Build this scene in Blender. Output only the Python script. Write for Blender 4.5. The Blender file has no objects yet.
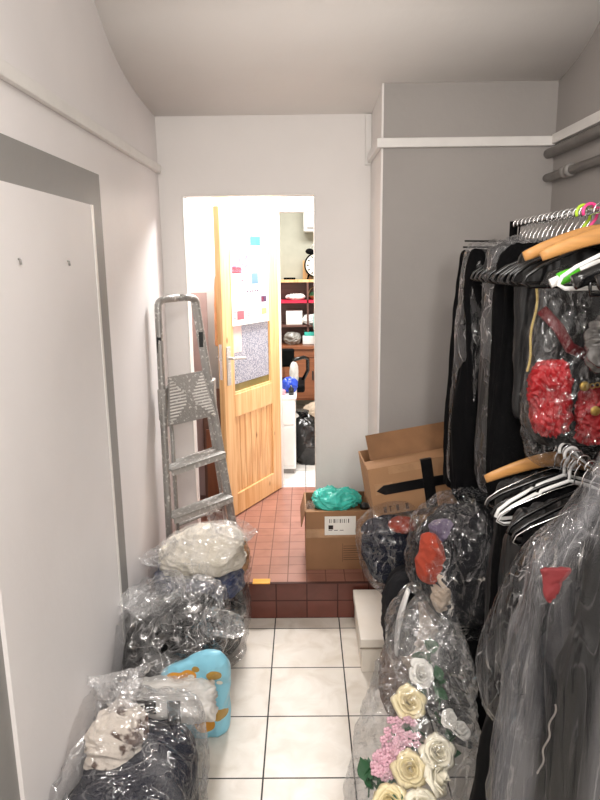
import bpy, bmesh, math, random
import numpy as np
from mathutils import Vector, Matrix, noise
PI = math.pi
sc = bpy.context.scene
col = sc.collection
V = Vector

# ------------------------------------------------------------------ materials
def nodes(name):
    m = bpy.data.materials.new(name); m.use_nodes = True
    nt = m.node_tree; nt.nodes.clear()
    return m, nt
def N(nt, t, **k):
    n = nt.nodes.new(t)
    for a, b in k.items():
        if a in n.inputs.keys() if hasattr(n.inputs, 'keys') else False: n.inputs[a].default_value = b
        else:
            try: setattr(n, a, b)
            except Exception: pass
    return n
def ln(nt, a, ao, b, bi): nt.links.new(a.outputs[ao], b.inputs[bi])
def srgb(r, g, b):
    f = lambda c: (c/255/12.92 if c/255 <= .04045 else ((c/255+.055)/1.055)**2.4)
    return (f(r), f(g), f(b), 1)
def mat(name, c, rough=.6, metal=0, var=.12, nscale=12, bump=0, bscale=60, coat=0, sheen=0, c2=None, stretch=(1,1,1), emit=0, spec=.5, thr=None, detail=5):
    m, nt = nodes(name)
    out = N(nt, 'ShaderNodeOutputMaterial'); p = N(nt, 'ShaderNodeBsdfPrincipled')
    p.inputs['Roughness'].default_value = rough; p.inputs['Metallic'].default_value = metal
    p.inputs['Coat Weight'].default_value = coat; p.inputs['Sheen Weight'].default_value = sheen
    p.inputs['Specular IOR Level'].default_value = spec
    c = srgb(*c)
    tc = N(nt, 'ShaderNodeTexCoord'); mp = N(nt, 'ShaderNodeMapping'); mp.inputs['Scale'].default_value = stretch
    ln(nt, tc, 'Object', mp, 'Vector')
    nz = N(nt, 'ShaderNodeTexNoise'); nz.inputs['Scale'].default_value = nscale; nz.inputs['Detail'].default_value = detail
    ln(nt, mp, 'Vector', nz, 'Vector')
    cr = N(nt, 'ShaderNodeValToRGB')
    a, b = (.35, .65) if thr is None else thr
    cr.color_ramp.elements[0].position = a; cr.color_ramp.elements[1].position = b
    if c2 is None:
        cr.color_ramp.elements[0].color = tuple(x*(1-var) for x in c[:3])+(1,)
        cr.color_ramp.elements[1].color = tuple(min(1, x*(1+var)) for x in c[:3])+(1,)
    else:
        cr.color_ramp.elements[0].color = c; cr.color_ramp.elements[1].color = srgb(*c2)
    ln(nt, nz, 'Fac', cr, 'Fac'); ln(nt, cr, 'Color', p, 'Base Color')
    if bump:
        bz = N(nt, 'ShaderNodeTexNoise'); bz.inputs['Scale'].default_value = bscale; bz.inputs['Detail'].default_value = 4
        ln(nt, mp, 'Vector', bz, 'Vector')
        bp = N(nt, 'ShaderNodeBump'); bp.inputs['Strength'].default_value = bump; bp.inputs['Distance'].default_value = .01
        ln(nt, bz, 'Fac', bp, 'Height'); ln(nt, bp, 'Normal', p, 'Normal')
    if emit:
        p.inputs['Emission Color'].default_value = c; p.inputs['Emission Strength'].default_value = emit
    ln(nt, p, 'BSDF', out, 'Surface')
    return m
def tilemat(name, c1, c2, grout, w, h, off, mortar=.003, rough=.25, vein=None, swiz=None, coat=0):
    m, nt = nodes(name)
    out = N(nt, 'ShaderNodeOutputMaterial'); p = N(nt, 'ShaderNodeBsdfPrincipled')
    p.inputs['Coat Weight'].default_value = coat; p.inputs['Coat Roughness'].default_value = .1
    g = N(nt, 'ShaderNodeNewGeometry')
    mp = N(nt, 'ShaderNodeMapping'); mp.inputs['Location'].default_value = off
    if swiz:
        mp.inputs['Rotation'].default_value = swiz
    ln(nt, g, 'Position', mp, 'Vector')
    br = N(nt, 'ShaderNodeTexBrick'); br.offset = 0; br.squash = 1
    br.inputs['Scale'].default_value = 1; br.inputs['Brick Width'].default_value = w; br.inputs['Row Height'].default_value = h
    br.inputs['Mortar Size'].default_value = mortar; br.inputs['Mortar Smooth'].default_value = .1
    br.inputs['Color1'].default_value = srgb(*c1); br.inputs['Color2'].default_value = srgb(*c2); br.inputs['Mortar'].default_value = srgb(*grout)
    ln(nt, mp, 'Vector', br, 'Vector')
    nz = N(nt, 'ShaderNodeTexNoise'); nz.inputs['Scale'].default_value = 9; nz.inputs['Detail'].default_value = 8; nz.inputs['Distortion'].default_value = .8
    ln(nt, g, 'Position', nz, 'Vector')
    cr = N(nt, 'ShaderNodeValToRGB'); v = vein or (.88, .86, .83)
    cr.color_ramp.elements[0].position = .3; cr.color_ramp.elements[0].color = v+(1,)
    cr.color_ramp.elements[1].position = .6; cr.color_ramp.elements[1].color = (1, 1, 1, 1)
    ln(nt, nz, 'Fac', cr, 'Fac')
    mx = N(nt, 'ShaderNodeMix', data_type='RGBA', blend_type='MULTIPLY'); mx.inputs[0].default_value = 1
    nt.links.new(br.outputs['Color'], mx.inputs[6]); nt.links.new(cr.outputs['Color'], mx.inputs[7])
    nt.links.new(mx.outputs[2], p.inputs['Base Color'])
    rr = N(nt, 'ShaderNodeMapRange'); rr.inputs['To Min'].default_value = rough; rr.inputs['To Max'].default_value = .8
    ln(nt, br, 'Fac', rr, 'Value'); ln(nt, rr, 'Result', p, 'Roughness')
    bp = N(nt, 'ShaderNodeBump', invert=True); bp.inputs['Strength'].default_value = .4; bp.inputs['Distance'].default_value = .003
    ln(nt, br, 'Fac', bp, 'Height'); ln(nt, bp, 'Normal', p, 'Normal')
    ln(nt, p, 'BSDF', out, 'Surface')
    return m
def woodmat(name, c1, c2, axis=2, rough=.4, scale=1.0, knots=True):
    m, nt = nodes(name)
    out = N(nt, 'ShaderNodeOutputMaterial'); p = N(nt, 'ShaderNodeBsdfPrincipled'); p.inputs['Roughness'].default_value = rough
    tc = N(nt, 'ShaderNodeTexCoord'); mp = N(nt, 'ShaderNodeMapping')
    s = [22*scale]*3; s[axis] = 1.1*scale; mp.inputs['Scale'].default_value = s
    ln(nt, tc, 'Object', mp, 'Vector')
    nz = N(nt, 'ShaderNodeTexNoise'); nz.inputs['Scale'].default_value = 1.2; nz.inputs['Detail'].default_value = 6; nz.inputs['Distortion'].default_value = 1.2
    ln(nt, mp, 'Vector', nz, 'Vector')
    cr = N(nt, 'ShaderNodeValToRGB'); cr.color_ramp.elements[0].position = .35; cr.color_ramp.elements[1].position = .62
    cr.color_ramp.elements[0].color = srgb(*c1); cr.color_ramp.elements[1].color = srgb(*c2)
    ln(nt, nz, 'Fac', cr, 'Fac')
    last = cr.outputs['Color']
    if knots:
        vo = N(nt, 'ShaderNodeTexVoronoi'); vo.inputs['Scale'].default_value = 5
        mp2 = N(nt, 'ShaderNodeMapping'); s = [1.4]*3; s[axis] = .7; mp2.inputs['Scale'].default_value = s
        ln(nt, tc, 'Object', mp2, 'Vector'); ln(nt, mp2, 'Vector', vo, 'Vector')
        c3 = N(nt, 'ShaderNodeValToRGB'); c3.color_ramp.elements[0].position = .03; c3.color_ramp.elements[1].position = .09
        c3.color_ramp.elements[0].color = (.35, .2, .1, 1); c3.color_ramp.elements[1].color = (1, 1, 1, 1)
        ln(nt, vo, 'Distance', c3, 'Fac')
        mx = N(nt, 'ShaderNodeMix', data_type='RGBA', blend_type='MULTIPLY'); mx.inputs[0].default_value = .8
        nt.links.new(last, mx.inputs[6]); nt.links.new(c3.outputs['Color'], mx.inputs[7]); last = mx.outputs[2]
    nt.links.new(last, p.inputs['Base Color']); ln(nt, p, 'BSDF', out, 'Surface')
    return m
def plastic(name, clear=.02, cloudy=.22, gloss=.06, bump=.6, scale=5, rough=.09, tint=(.97, .97, .975), stretch=(1, 1, 1), hcol=(.8, .8, .8), patch=3.5, thr=(.5, .7), line=.35, glint=.35):
    m, nt = nodes(name)
    out = N(nt, 'ShaderNodeOutputMaterial')
    tr = N(nt, 'ShaderNodeBsdfTransparent'); tr.inputs[0].default_value = tint+(1,)
    gl = N(nt, 'ShaderNodeBsdfGlossy'); gl.inputs['Roughness'].default_value = rough; gl.inputs['Color'].default_value = (1, 1, 1, 1)
    df = N(nt, 'ShaderNodeBsdfDiffuse'); df.inputs[0].default_value = hcol+(1,)
    tc = N(nt, 'ShaderNodeTexCoord'); mp = N(nt, 'ShaderNodeMapping'); mp.inputs['Scale'].default_value = stretch
    ln(nt, tc, 'Object', mp, 'Vector')
    def nz(sc_, det, dist=0):
        n = N(nt, 'ShaderNodeTexNoise'); n.inputs['Scale'].default_value = sc_; n.inputs['Detail'].default_value = det; n.inputs['Roughness'].default_value = .45
        n.inputs['Distortion'].default_value = dist; ln(nt, mp, 'Vector', n, 'Vector'); return n
    def mth(op, a, b=None, c=None, clamp=False):
        n = N(nt, 'ShaderNodeMath', operation=op); n.use_clamp = clamp
        for k, v in enumerate((a, b, c)):
            if v is None: continue
            if isinstance(v, (int, float)): n.inputs[k].default_value = v
            else: nt.links.new(v, n.inputs[k])
        return n.outputs[0]
    def crease(sc_, w, dist):
        n = nz(sc_, 1.5, dist)
        d = mth('ABSOLUTE', mth('SUBTRACT', n.outputs['Fac'], .5))
        r = N(nt, 'ShaderNodeMapRange', interpolation_type='SMOOTHSTEP'); r.inputs['From Max'].default_value = w; r.inputs['To Min'].default_value = 1; r.inputs['To Max'].default_value = 0
        nt.links.new(d, r.inputs['Value']); return r.outputs['Result'], d
    c1, d1 = crease(scale, .010, 1.0); c2, d2 = crease(scale*2.3, .014, .8)
    pz = nz(patch, 4, .8)
    # pale, glossier crease lines painted in as wrinkle highlights, strongest in bunched zones
    zn = N(nt, 'ShaderNodeMapRange'); zn.inputs['From Min'].default_value = thr[0]-.08; zn.inputs['From Max'].default_value = thr[1]; ln(nt, pz, 'Fac', zn, 'Value')
    cs = mth('MAXIMUM', c1, mth('MULTIPLY', c2, .8)); cz = mth('MULTIPLY', cs, mth('MULTIPLY_ADD', zn.outputs['Result'], .8, .2))
    ht = mth('ADD', mth('MULTIPLY', d1, -1.6), mth('ADD', mth('MULTIPLY', d2, -.8), mth('MULTIPLY', nz(scale*7, 2, .5).outputs['Fac'], .10)))
    bp = N(nt, 'ShaderNodeBump'); bp.inputs['Strength'].default_value = bump; bp.inputs['Distance'].default_value = .05
    nt.links.new(ht, bp.inputs['Height']); ln(nt, bp, 'Normal', gl, 'Normal')
    lw = N(nt, 'ShaderNodeLayerWeight'); lw.inputs['Blend'].default_value = .3
    pr = N(nt, 'ShaderNodeMapRange'); pr.inputs['From Min'].default_value = thr[0]; pr.inputs['From Max'].default_value = thr[1]; pr.inputs['To Min'].default_value = clear; pr.inputs['To Max'].default_value = cloudy
    ln(nt, pz, 'Fac', pr, 'Value')
    fs = mth('ADD', mth('ADD', pr.outputs['Result'], mth('MULTIPLY', cz, line)), mth('MULTIPLY', lw.outputs['Facing'], clear*2+.03), None, True)
    m1 = N(nt, 'ShaderNodeMixShader'); nt.links.new(fs, m1.inputs[0]); ln(nt, tr, 0, m1, 1); ln(nt, df, 0, m1, 2)
    fg = mth('ADD', mth('MULTIPLY_ADD', lw.outputs['Fresnel'], .3, gloss), mth('MULTIPLY', cz, glint), None, True)
    m2 = N(nt, 'ShaderNodeMixShader'); nt.links.new(fg, m2.inputs[0]); ln(nt, m1, 0, m2, 1); ln(nt, gl, 0, m2, 2)
    ln(nt, m2, 0, out, 'Surface')
    return m

M = {}
M['wall'] = mat('white_paint', (232, 228, 225), .55, var=.03, nscale=1.6, bump=.08, bscale=40)
M['wallL'] = mat('white_wall_paint', (231, 227, 226), .5, var=.04, nscale=1.3, bump=.10, bscale=25)
M['ceil'] = mat('ceiling_paint', (240, 236, 232), .7, var=.03, nscale=1.5, bump=.08, bscale=30)
M['grey'] = mat('grey_paint', (158, 153, 149), .6, var=.03, nscale=2, bump=.12, bscale=40)
M['greyb'] = mat('grey_band_paint', (140, 138, 135), .5, var=.03, nscale=2, bump=.1, bscale=40)
M['pipe'] = mat('grey_pipe_paint', (140, 136, 132), .45)
M['trim'] = mat('white_gloss_paint', (226, 223, 219), .35, var=.03)
M['floor'] = tilemat('marbled_floor_tile', (226, 220, 210), (219, 212, 202), (62, 60, 58), .331, .327, (.165, .274, 0), .0032, .36, (.84, .81, .77))
M['terra'] = tilemat('terracotta_tile', (158, 112, 98), (146, 102, 89), (120, 88, 77), .1, .1, (0, .0, 0), .003, .3, (.8, .78, .76))
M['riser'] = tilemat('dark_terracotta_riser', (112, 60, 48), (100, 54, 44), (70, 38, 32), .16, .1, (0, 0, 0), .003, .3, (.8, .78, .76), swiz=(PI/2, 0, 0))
M['wtile'] = tilemat('white_floor_tile', (232, 230, 226), (226, 225, 222), (120, 120, 118), .33, .33, (0, 0, 0), .004, .25)
M['pinkwall'] = mat('pale_pink_paint', (226, 214, 212), .6, var=.03)
M['room'] = mat('beige_green_paint', (176, 175, 160), .6, var=.03)
M['pine'] = woodmat('varnished_pine', (212, 162, 104), (232, 194, 142), 2)
M['pine2'] = woodmat('pine_planks', (196, 140, 84), (232, 194, 140), 2, scale=1.5)
M['brownwood'] = woodmat('brown_veneer', (128, 76, 48), (150, 92, 60), 0, knots=False)
M['darkwood'] = woodmat('dark_shelf_wood', (92, 60, 52), (110, 74, 64), 0, knots=False)
M['board'] = woodmat('reddish_board', (140, 86, 60), (165, 104, 72), 2, knots=False)
M['boardp'] = mat('pinkish_board', (196, 170, 166), .6, var=.05)
M['boardd'] = mat('brown_hardboard', (132, 98, 84), .55, var=.08)
M['orange'] = mat('orange_cloth', (236, 170, 120), .8)
M['alu'] = mat('splattered_aluminium', (160, 158, 154), .42, .5, nscale=60, c2=(215, 214, 210), thr=(.58, .66), bump=.2, bscale=90)
M['alud'] = mat('dull_aluminium', (186, 184, 180), .5, .25, nscale=50, c2=(222, 221, 218), thr=(.55, .62))
M['rubber'] = mat('black_rubber', (32, 32, 32), .6)
M['blackpl'] = mat('black_plastic', (14, 14, 15), .22, spec=.6)
M['blackmat'] = mat('matte_black', (10, 10, 11), .85, spec=.12)
M['blackcl'] = mat('black_cloth', (10, 10, 11), .95, bump=.3, bscale=180, spec=.1)
M['blacksat'] = mat('black_satin', (13, 13, 14), .5, bump=.15, bscale=60)
M['charcoal'] = mat('charcoal_cloth', (28, 28, 31), .9, bump=.3, bscale=200, spec=.25)
M['navy'] = mat('navy_cloth', (22, 25, 40), .9, bump=.3, bscale=160, spec=.25)
M['navy2'] = mat('bright_navy_cloth', (34, 52, 96), .85, bump=.3, bscale=160, sheen=.1)
M['cream'] = mat('cream_cloth', (226, 218, 200), .9, bump=.5, bscale=120, c2=(240, 234, 222))
M['creamblot'] = mat('cream_cloth_with_brown_print', (92, 70, 60), .9, nscale=14, c2=(222, 212, 200), thr=(.40, .46), bump=.4, bscale=120)
M['whitecl'] = mat('white_cloth', (228, 226, 222), .85, bump=.3, bscale=100)
M['beige'] = mat('beige_cloth', (196, 178, 158), .9, bump=.4, bscale=100)
M['brown'] = mat('brown_cloth', (96, 70, 54), .9, bump=.4, bscale=100)
M['tan'] = mat('tan_cloth', (190, 140, 92), .9, bump=.4, bscale=100)
M['lilac'] = mat('lilac_cloth', (98, 86, 108), .85, bump=.3)
M['pinkcl'] = mat('pink_cloth', (222, 150, 160), .85, bump=.3)
M['redor'] = mat('red_orange_cloth', (158, 62, 42), .95, bump=.3)
M['red'] = mat('red_satin', (150, 14, 22), .5, bump=.2, bscale=50, var=.3, nscale=8)
M['dred'] = mat('dark_red_satin', (88, 10, 16), .5, bump=.2)
M['gold'] = mat('gold_metal', (190, 160, 84), .4, .7, bump=.3, bscale=200)
M['goldthread'] = mat('gold_thread', (186, 166, 110), .4, .4, bump=.6, bscale=300)
M['silver'] = mat('silver_sequins', (150, 145, 140), .3, .6, bump=1, bscale=400)
M['card'] = mat('cardboard', (164, 124, 88), .8, var=.06, nscale=6, bump=.1, bscale=120)
M['card2'] = mat('worn_cardboard', (150, 112, 80), .8, var=.08, nscale=6, bump=.1, bscale=120)
M['cardin'] = mat('cardboard_inside', (138, 100, 68), .85)
M['tape'] = mat('clear_parcel_tape', (176, 138, 104), .12, bump=.3, bscale=70)
M['btape'] = mat('black_tape', (16, 16, 17), .3, bump=.25, bscale=60)
M['paper'] = mat('white_paper', (236, 234, 228), .7, var=.02)
M['ink'] = mat('printed_ink', (40, 32, 30), .7)
M['inkbr'] = mat('brown_printed_ink', (88, 62, 46), .8)
M['boxw'] = mat('marbled_white_carton', (224, 216, 204), .5, c2=(234, 228, 218), nscale=5)
M['boxtrim'] = mat('taupe_print', (150, 138, 124), .6)
M['turq'] = mat('turquoise_plastic', (64, 190, 174), .3, bump=.3, bscale=30)
M['mint'] = mat('mint_plastic', (178, 226, 220), .4)
M['chrome'] = mat('chrome_wire', (225, 225, 225), .15, 1)
M['wirew'] = mat('white_plastic', (238, 238, 236), .3)
M['hwood'] = mat('light_hanger_wood', (188, 136, 78), .45, stretch=(1, 8, 8), nscale=8)
M['green'] = mat('green_plastic', (84, 190, 44), .3)
M['lime'] = mat('lime_plastic', (190, 226, 60), .3)
M['pink'] = mat('hot_pink_plastic', (240, 70, 140), .3)
M['redpl'] = mat('red_plastic', (222, 34, 70), .35)
M['blue'] = mat('blue_plastic', (40, 74, 190), .3)
M['leaf'] = mat('dark_green_leaf', (40, 84, 52), .5)
M['petal'] = mat('ivory_petal', (240, 234, 214), .6, var=.05)
M['petalw'] = mat('white_petal', (244, 242, 236), .6, var=.03)
M['petaly'] = mat('cream_yellow_petal', (238, 224, 180), .6, var=.05)
M['petalp'] = mat('pink_petal', (224, 180, 194), .6, var=.08)
M['tote'] = mat('pale_blue_plastic_sheet', (150, 208, 226), .35, c2=(146, 204, 222))
M['yellow'] = mat('ochre_print', (226, 160, 52), .35)
M['olive'] = mat('olive_print', (150, 120, 50), .4)
M['pkg'] = mat('white_plastic_packaging', (216, 213, 208), .35, bump=.3, bscale=30)
M['posterpk'] = mat('poster_pink', (214, 90, 130), .6, nscale=40, c2=(240, 180, 200))
M['postercy'] = mat('poster_cyan', (50, 190, 204), .6)
M['posterbl'] = mat('poster_blue', (90, 120, 220), .6)
M['posterrd'] = mat('poster_red', (236, 90, 100), .6)
M['posterpu'] = mat('poster_purple', (90, 60, 90), .6)
M['postery'] = mat('poster_yellow', (240, 226, 110), .6)
M['posterlb'] = mat('poster_pale_blue', (200, 224, 244), .6)
M['lace'] = mat('mottled_grey_film', (104, 110, 128), .6, nscale=150, c2=(188, 190, 200), thr=(.44, .56), detail=3)
M['lacep'] = mat('pinkish_film', (226, 196, 190), .6)
M['glassol'] = mat('olive_glass_backing', (120, 108, 60), .15)
M['clockface'] = mat('ivory_clock_face', (230, 228, 214), .5)
M['basket'] = mat('straw_basket', (150, 110, 60), .7, c2=(190, 160, 110), nscale=60)
M['hangcl'] = mat('grey_shelf_glass', (150, 146, 140), .15)
P_BAG = plastic('clear_bag_plastic', .01, .16, .05, .8, 6, .10, thr=(.5, .7))
P_BAG2 = plastic('cloudy_bag_plastic', .02, .30, .06, .8, 6, .10, thr=(.46, .64))
P_FLW = plastic('flower_bag_plastic', .03, .24, .05, .8, 6, .10, thr=(.48, .7))
P_COV = plastic('garment_cover_plastic', .006, .12, .016, .6, 4, .11, stretch=(2.4, 2.4, .22), hcol=(.62, .62, .65), patch=3.6, thr=(.48, .60), line=.05, glint=.10)
P_COVB = plastic('glinting_cover_plastic', .004, .07, .028, .9, 8, .07, stretch=(1, 1, .6), hcol=(.6, .6, .62), patch=4, thr=(.46, .60), line=.14, glint=.5)
P_COVT = plastic('thin_garment_cover', .003, .04, .03, .7, 10, .09, stretch=(1, 1, .7), hcol=(.5, .5, .5), line=.15, glint=.3)
P_GLASS = plastic('clear_film', .02, .06, .03, .2, 6)

# ------------------------------------------------------------------ mesh tools
class MB:
    def __init__(s): s.v = []; s.f = []; s.m = []
    def add(s, vs, fs, mi=0):
        o = len(s.v); s.v += [tuple(v) for v in vs]; s.f += [tuple(i+o for i in f) for f in fs]; s.m += [mi]*len(fs); return s
    def box(s, x0, x1, y0, y1, z0, z1, mi=0, mx=None):
        vs = [V((x, y, z)) for x in (x0, x1) for y in (y0, y1) for z in (z0, z1)]
        if mx: vs = [mx @ v for v in vs]
        return s.add(vs, [(0, 1, 3, 2), (4, 6, 7, 5), (0, 4, 5, 1), (2, 3, 7, 6), (0, 2, 6, 4), (1, 5, 7, 3)], mi)
    def tube(s, pts, r, n=8, mi=0, sx=1, sy=1, closed=False, up=None, rs=None):
        pts = [V(p) for p in pts]; k = len(pts); fr = []
        for i in range(k):
            a = pts[(i-1) % k] if closed or i > 0 else pts[i]; b = pts[(i+1) % k] if closed or i < k-1 else pts[i]
            t = (b-a).normalized()
            if i == 0:
                u = V(up) if up else (V((0, 0, 1)) if abs(t.z) < .9 else V((1, 0, 0)))
            u = (u-t*u.dot(t)).normalized(); fr.append((u.copy(), t.cross(u)))
        vs = []
        for i, (u, w) in enumerate(fr):
            rr = rs[i] if rs else r
            for j in range(n):
                a = 2*PI*j/n; vs.append(pts[i]+u*math.cos(a)*rr*sx+w*math.sin(a)*rr*sy)
        fs = []
        for i in range(k if closed else k-1):
            for j in range(n):
                a = i*n+j; b = i*n+(j+1) % n; c = ((i+1) % k)*n+(j+1) % n; d = ((i+1) % k)*n+j
                fs.append((a, b, c, d))
        if not closed: fs += [tuple(range(n))[::-1], tuple((k-1)*n+j for j in range(n))]
        return s.add(vs, fs, mi)
    def sph(s, c, r, n=10, mi=0, sc3=(1, 1, 1)):
        vs = []; fs = []
        for i in range(n+1):
            th = PI*i/n
            for j in range(2*n):
                a = PI*j/n; vs.append((c[0]+r*sc3[0]*math.sin(th)*math.cos(a), c[1]+r*sc3[1]*math.sin(th)*math.sin(a), c[2]+r*sc3[2]*math.cos(th)))
        for i in range(n):
            for j in range(2*n):
                fs.append((i*2*n+j, i*2*n+(j+1) % (2*n), (i+1)*2*n+(j+1) % (2*n), (i+1)*2*n+j))
        return s.add(vs, fs, mi)
    def lathe(s, prof, c, n=24, mi=0, mx=None):
        vs = []
        for r, z in prof:
            for j in range(n):
                a = 2*PI*j/n; v = V((r*math.cos(a), r*math.sin(a), z))
                if mx: v = mx @ v
                vs.append(v+V(c))
        k = len(prof)
        fs = [(i*n+j, i*n+(j+1) % n, (i+1)*n+(j+1) % n, (i+1)*n+j) for i in range(k-1) for j in range(n)]
        return s.add(vs, fs, mi)
    def xf(s, mx):
        s.v = [tuple(mx @ V(v)) for v in s.v]; return s

def tag(o, label=None, cat=None, group=None, kind=None):
    if label: o['label'] = label
    if cat: o['category'] = cat
    if group: o['group'] = group
    if kind: o['kind'] = kind
    return o
def build(name, mb, mats, parent=None, smooth=False, bevel=0, label=None, cat=None, group=None, kind=None, origin=None, disp=None, weld=False):
    if not isinstance(mats, (list, tuple)): mats = [mats]
    me = bpy.data.meshes.new(name)
    vs = [V(v) for v in mb.v]
    if parent is not None: org = V(parent.get('org', (0, 0, 0)))
    elif origin is not None: org = V(origin)
    else:
        xs = [v.x for v in vs]; ys = [v.y for v in vs]; zs = [v.z for v in vs]
        org = V(((min(xs)+max(xs))/2, (min(ys)+max(ys))/2, min(zs)))
    me.from_pydata([tuple(v-org) for v in vs], [], mb.f)
    for m in mats: me.materials.append(m)
    me.polygons.foreach_set('material_index', mb.m)
    bm = bmesh.new(); bm.from_mesh(me)
    if weld: bmesh.ops.remove_doubles(bm, verts=bm.verts, dist=1e-5)
    bmesh.ops.recalc_face_normals(bm, faces=bm.faces)
    if disp:
        bm.normal_update()
        offs = [(v, v.normal*disp(v.co+org, v.normal)) if not isinstance(disp(v.co+org, v.normal), Vector) else (v, disp(v.co+org, v.normal)) for v in bm.verts]
        for v, d in offs: v.co += d
    bm.to_mesh(me); bm.free()
    if smooth: me.polygons.foreach_set('use_smooth', [True]*len(me.polygons))
    o = bpy.data.objects.new(name, me); col.objects.link(o)
    if parent is not None: o.parent = parent
    else: o.location = org
    o['org'] = list(org)
    if bevel:
        b = o.modifiers.new('bevel', 'BEVEL'); b.width = bevel; b.segments = 2; b.limit_method = 'ANGLE'
    return tag(o, label, cat, group, kind)
def empty(name, loc, label, cat, group=None, kind=None):
    o = bpy.data.objects.new(name, None); col.objects.link(o); o.location = loc; o.empty_display_size = .05
    o['org'] = list(loc)
    return tag(o, label, cat, group, kind)
def clone(o, loc=None, rz=None, parent=None, **k):
    c = o.copy(); col.objects.link(c); c.parent = parent
    if loc is not None: c.location = loc
    if rz is not None: c.rotation_euler = (0, 0, rz)
    for ch in [x for x in col.objects if x.parent == o]: clone(ch, parent=c)
    tag(c, **k) if k else None
    return c

# lofted organic body: rings (cx, cy, z, rx, ry[, rot])
def loft(rings, nu=96, nv=72, pw=2.3, closed=True):
    R = [tuple(r)+(0,)*(6-len(r)) for r in rings]; n = len(R)
    def cr(t):
        t = min(max(t, 0), n-1-1e-6); i = int(t); f = t-i
        p = [R[max(i-1, 0)], R[i], R[i+1], R[min(i+2, n-1)]]
        return [.5*((2*p[1][k])+(-p[0][k]+p[2][k])*f+(2*p[0][k]-5*p[1][k]+4*p[2][k]-p[3][k])*f*f+(-p[0][k]+3*p[1][k]-3*p[2][k]+p[3][k])*f**3) for k in range(6)]
    mb = MB(); vs = []; fs = []
    for i in range(nv+1):
        cx, cy, z, rx, ry, ro = cr((n-1)*i/nv); rx = max(rx, .002); ry = max(ry, .002)
        for j in range(nu):
            a = 2*PI*j/nu; c, s_ = math.cos(a), math.sin(a)
            x = rx*math.copysign(abs(c)**(2/pw), c); y = ry*math.copysign(abs(s_)**(2/pw), s_)
            vs.append((cx+x*math.cos(ro)-y*math.sin(ro), cy+x*math.sin(ro)+y*math.cos(ro), z))
    for i in range(nv):
        for j in range(nu): fs.append((i*nu+j, i*nu+(j+1) % nu, (i+1)*nu+(j+1) % nu, (i+1)*nu+j))
    if closed:
        fs.append(tuple(range(nu))[::-1]); fs.append(tuple(nv*nu+j for j in range(nu)))
    return mb.add(vs, fs)
def rid(p): return 1-2*abs(noise.noise(p))
def fold(amp=.012, fx=10, fz=10, seed=0, fine=.3):
    s = V((seed*7.3, seed*3.1, seed*5.7)); iso = fz > fx*.6
    rnd_ = random.Random(seed); RM = Matrix.Rotation(rnd_.uniform(-.9, .9), 3, 'Y') @ Matrix.Rotation(rnd_.uniform(-.6, .6), 3, 'X')
    def f(p, n):
        q = V((p.x*fx, p.y*fx, p.z*fz))
        if iso: q = RM @ q; q = V((q.x*1.0, q.y*1.3, q.z*1.5))
        q = q+s
        q += V((noise.noise(q*.6), noise.noise(q*.6+V((5, 0, 0))), noise.noise(q*.6+V((0, 7, 0)))))*1.0
        if iso:
            a = rid(q*.55); b = rid(V((q.x*1.1, q.y*1.1, q.z*2.2))+V((4, 2, 1))); c = rid(V((q.x*2.0, q.y*2.4, q.z*5))+V((1, 9, 4)))
            return amp*(.8*a-.3+.75*(max(b, -.2)-.5)+.34*(c-.5)+fine*.15*noise.noise(q*9))
        return amp*(rid(q)+fine*rid(q*2.4)+fine*.4*noise.noise(q*6))
    return f
def crumple(amp=.012, sc_=9, seed=0, floor=None, wall=None, st=(1, 1, 1)):
    s = V((seed*3.7, seed*9.1, seed*4.3))
    def f(p, n):
        q = V((p.x*st[0], p.y*st[1], p.z*st[2]))*sc_*.62+s
        q += V((noise.noise(q*.5), noise.noise(q*.5+V((5, 0, 0))), noise.noise(q*.5+V((0, 7, 0)))))*1.1
        e = noise.voronoi(q*1.9)[0]
        h = 1.3*(rid(q*.5)-.35)+1.0*noise.noise(q*.3+V((2, 2, 8)))+.8*(rid(V((q.x, q.y, q.z*.6))*1.3+V((3, 1, 2)))-.5)+.42*(rid(q*2.7)-.5)+.2*(rid(q*5.5)-.5)-.45*(e[1]-e[0])+.15
        o = amp*h*n
        if floor is not None and p.z+o.z < floor: o.z = floor-p.z
        if wall is not None and p.x+o.x < wall: o.x = wall-p.x
        return o
    return f
def bound(f, floor=None, wall=None):
    def g(p, n):
        o = f(p, n); o = o if isinstance(o, Vector) else n*o
        if floor is not None and p.z+o.z < floor: o.z = floor-p.z
        if wall is not None and p.x+o.x < wall: o.x = wall-p.x
        return o
    return g
def blob(cx, cy, cz, rx, ry, rz, rot=0, k=8):
    r = []
    for i in range(k+1):
        t = -PI/2+PI*i/k; c = max(math.cos(t), .02)**.75
        r.append((cx, cy, cz+rz*math.sin(t), rx*c, ry*c, rot))
    return r
def cloth(name, label, cat, c, r, m, seed, amp=.02, fx=9, fz=9, rot=0, group=None, floor=None, wall=None, fine=.3, res=64, pw=2.2):
    res = int(res*1.5); amp *= 1.25
    return build(name, loft(blob(*c, *r, rot), res+16, res, pw), m, smooth=True, label=label, cat=cat, group=group, disp=bound(fold(amp, fx, fz, seed, fine), floor, wall))

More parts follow.
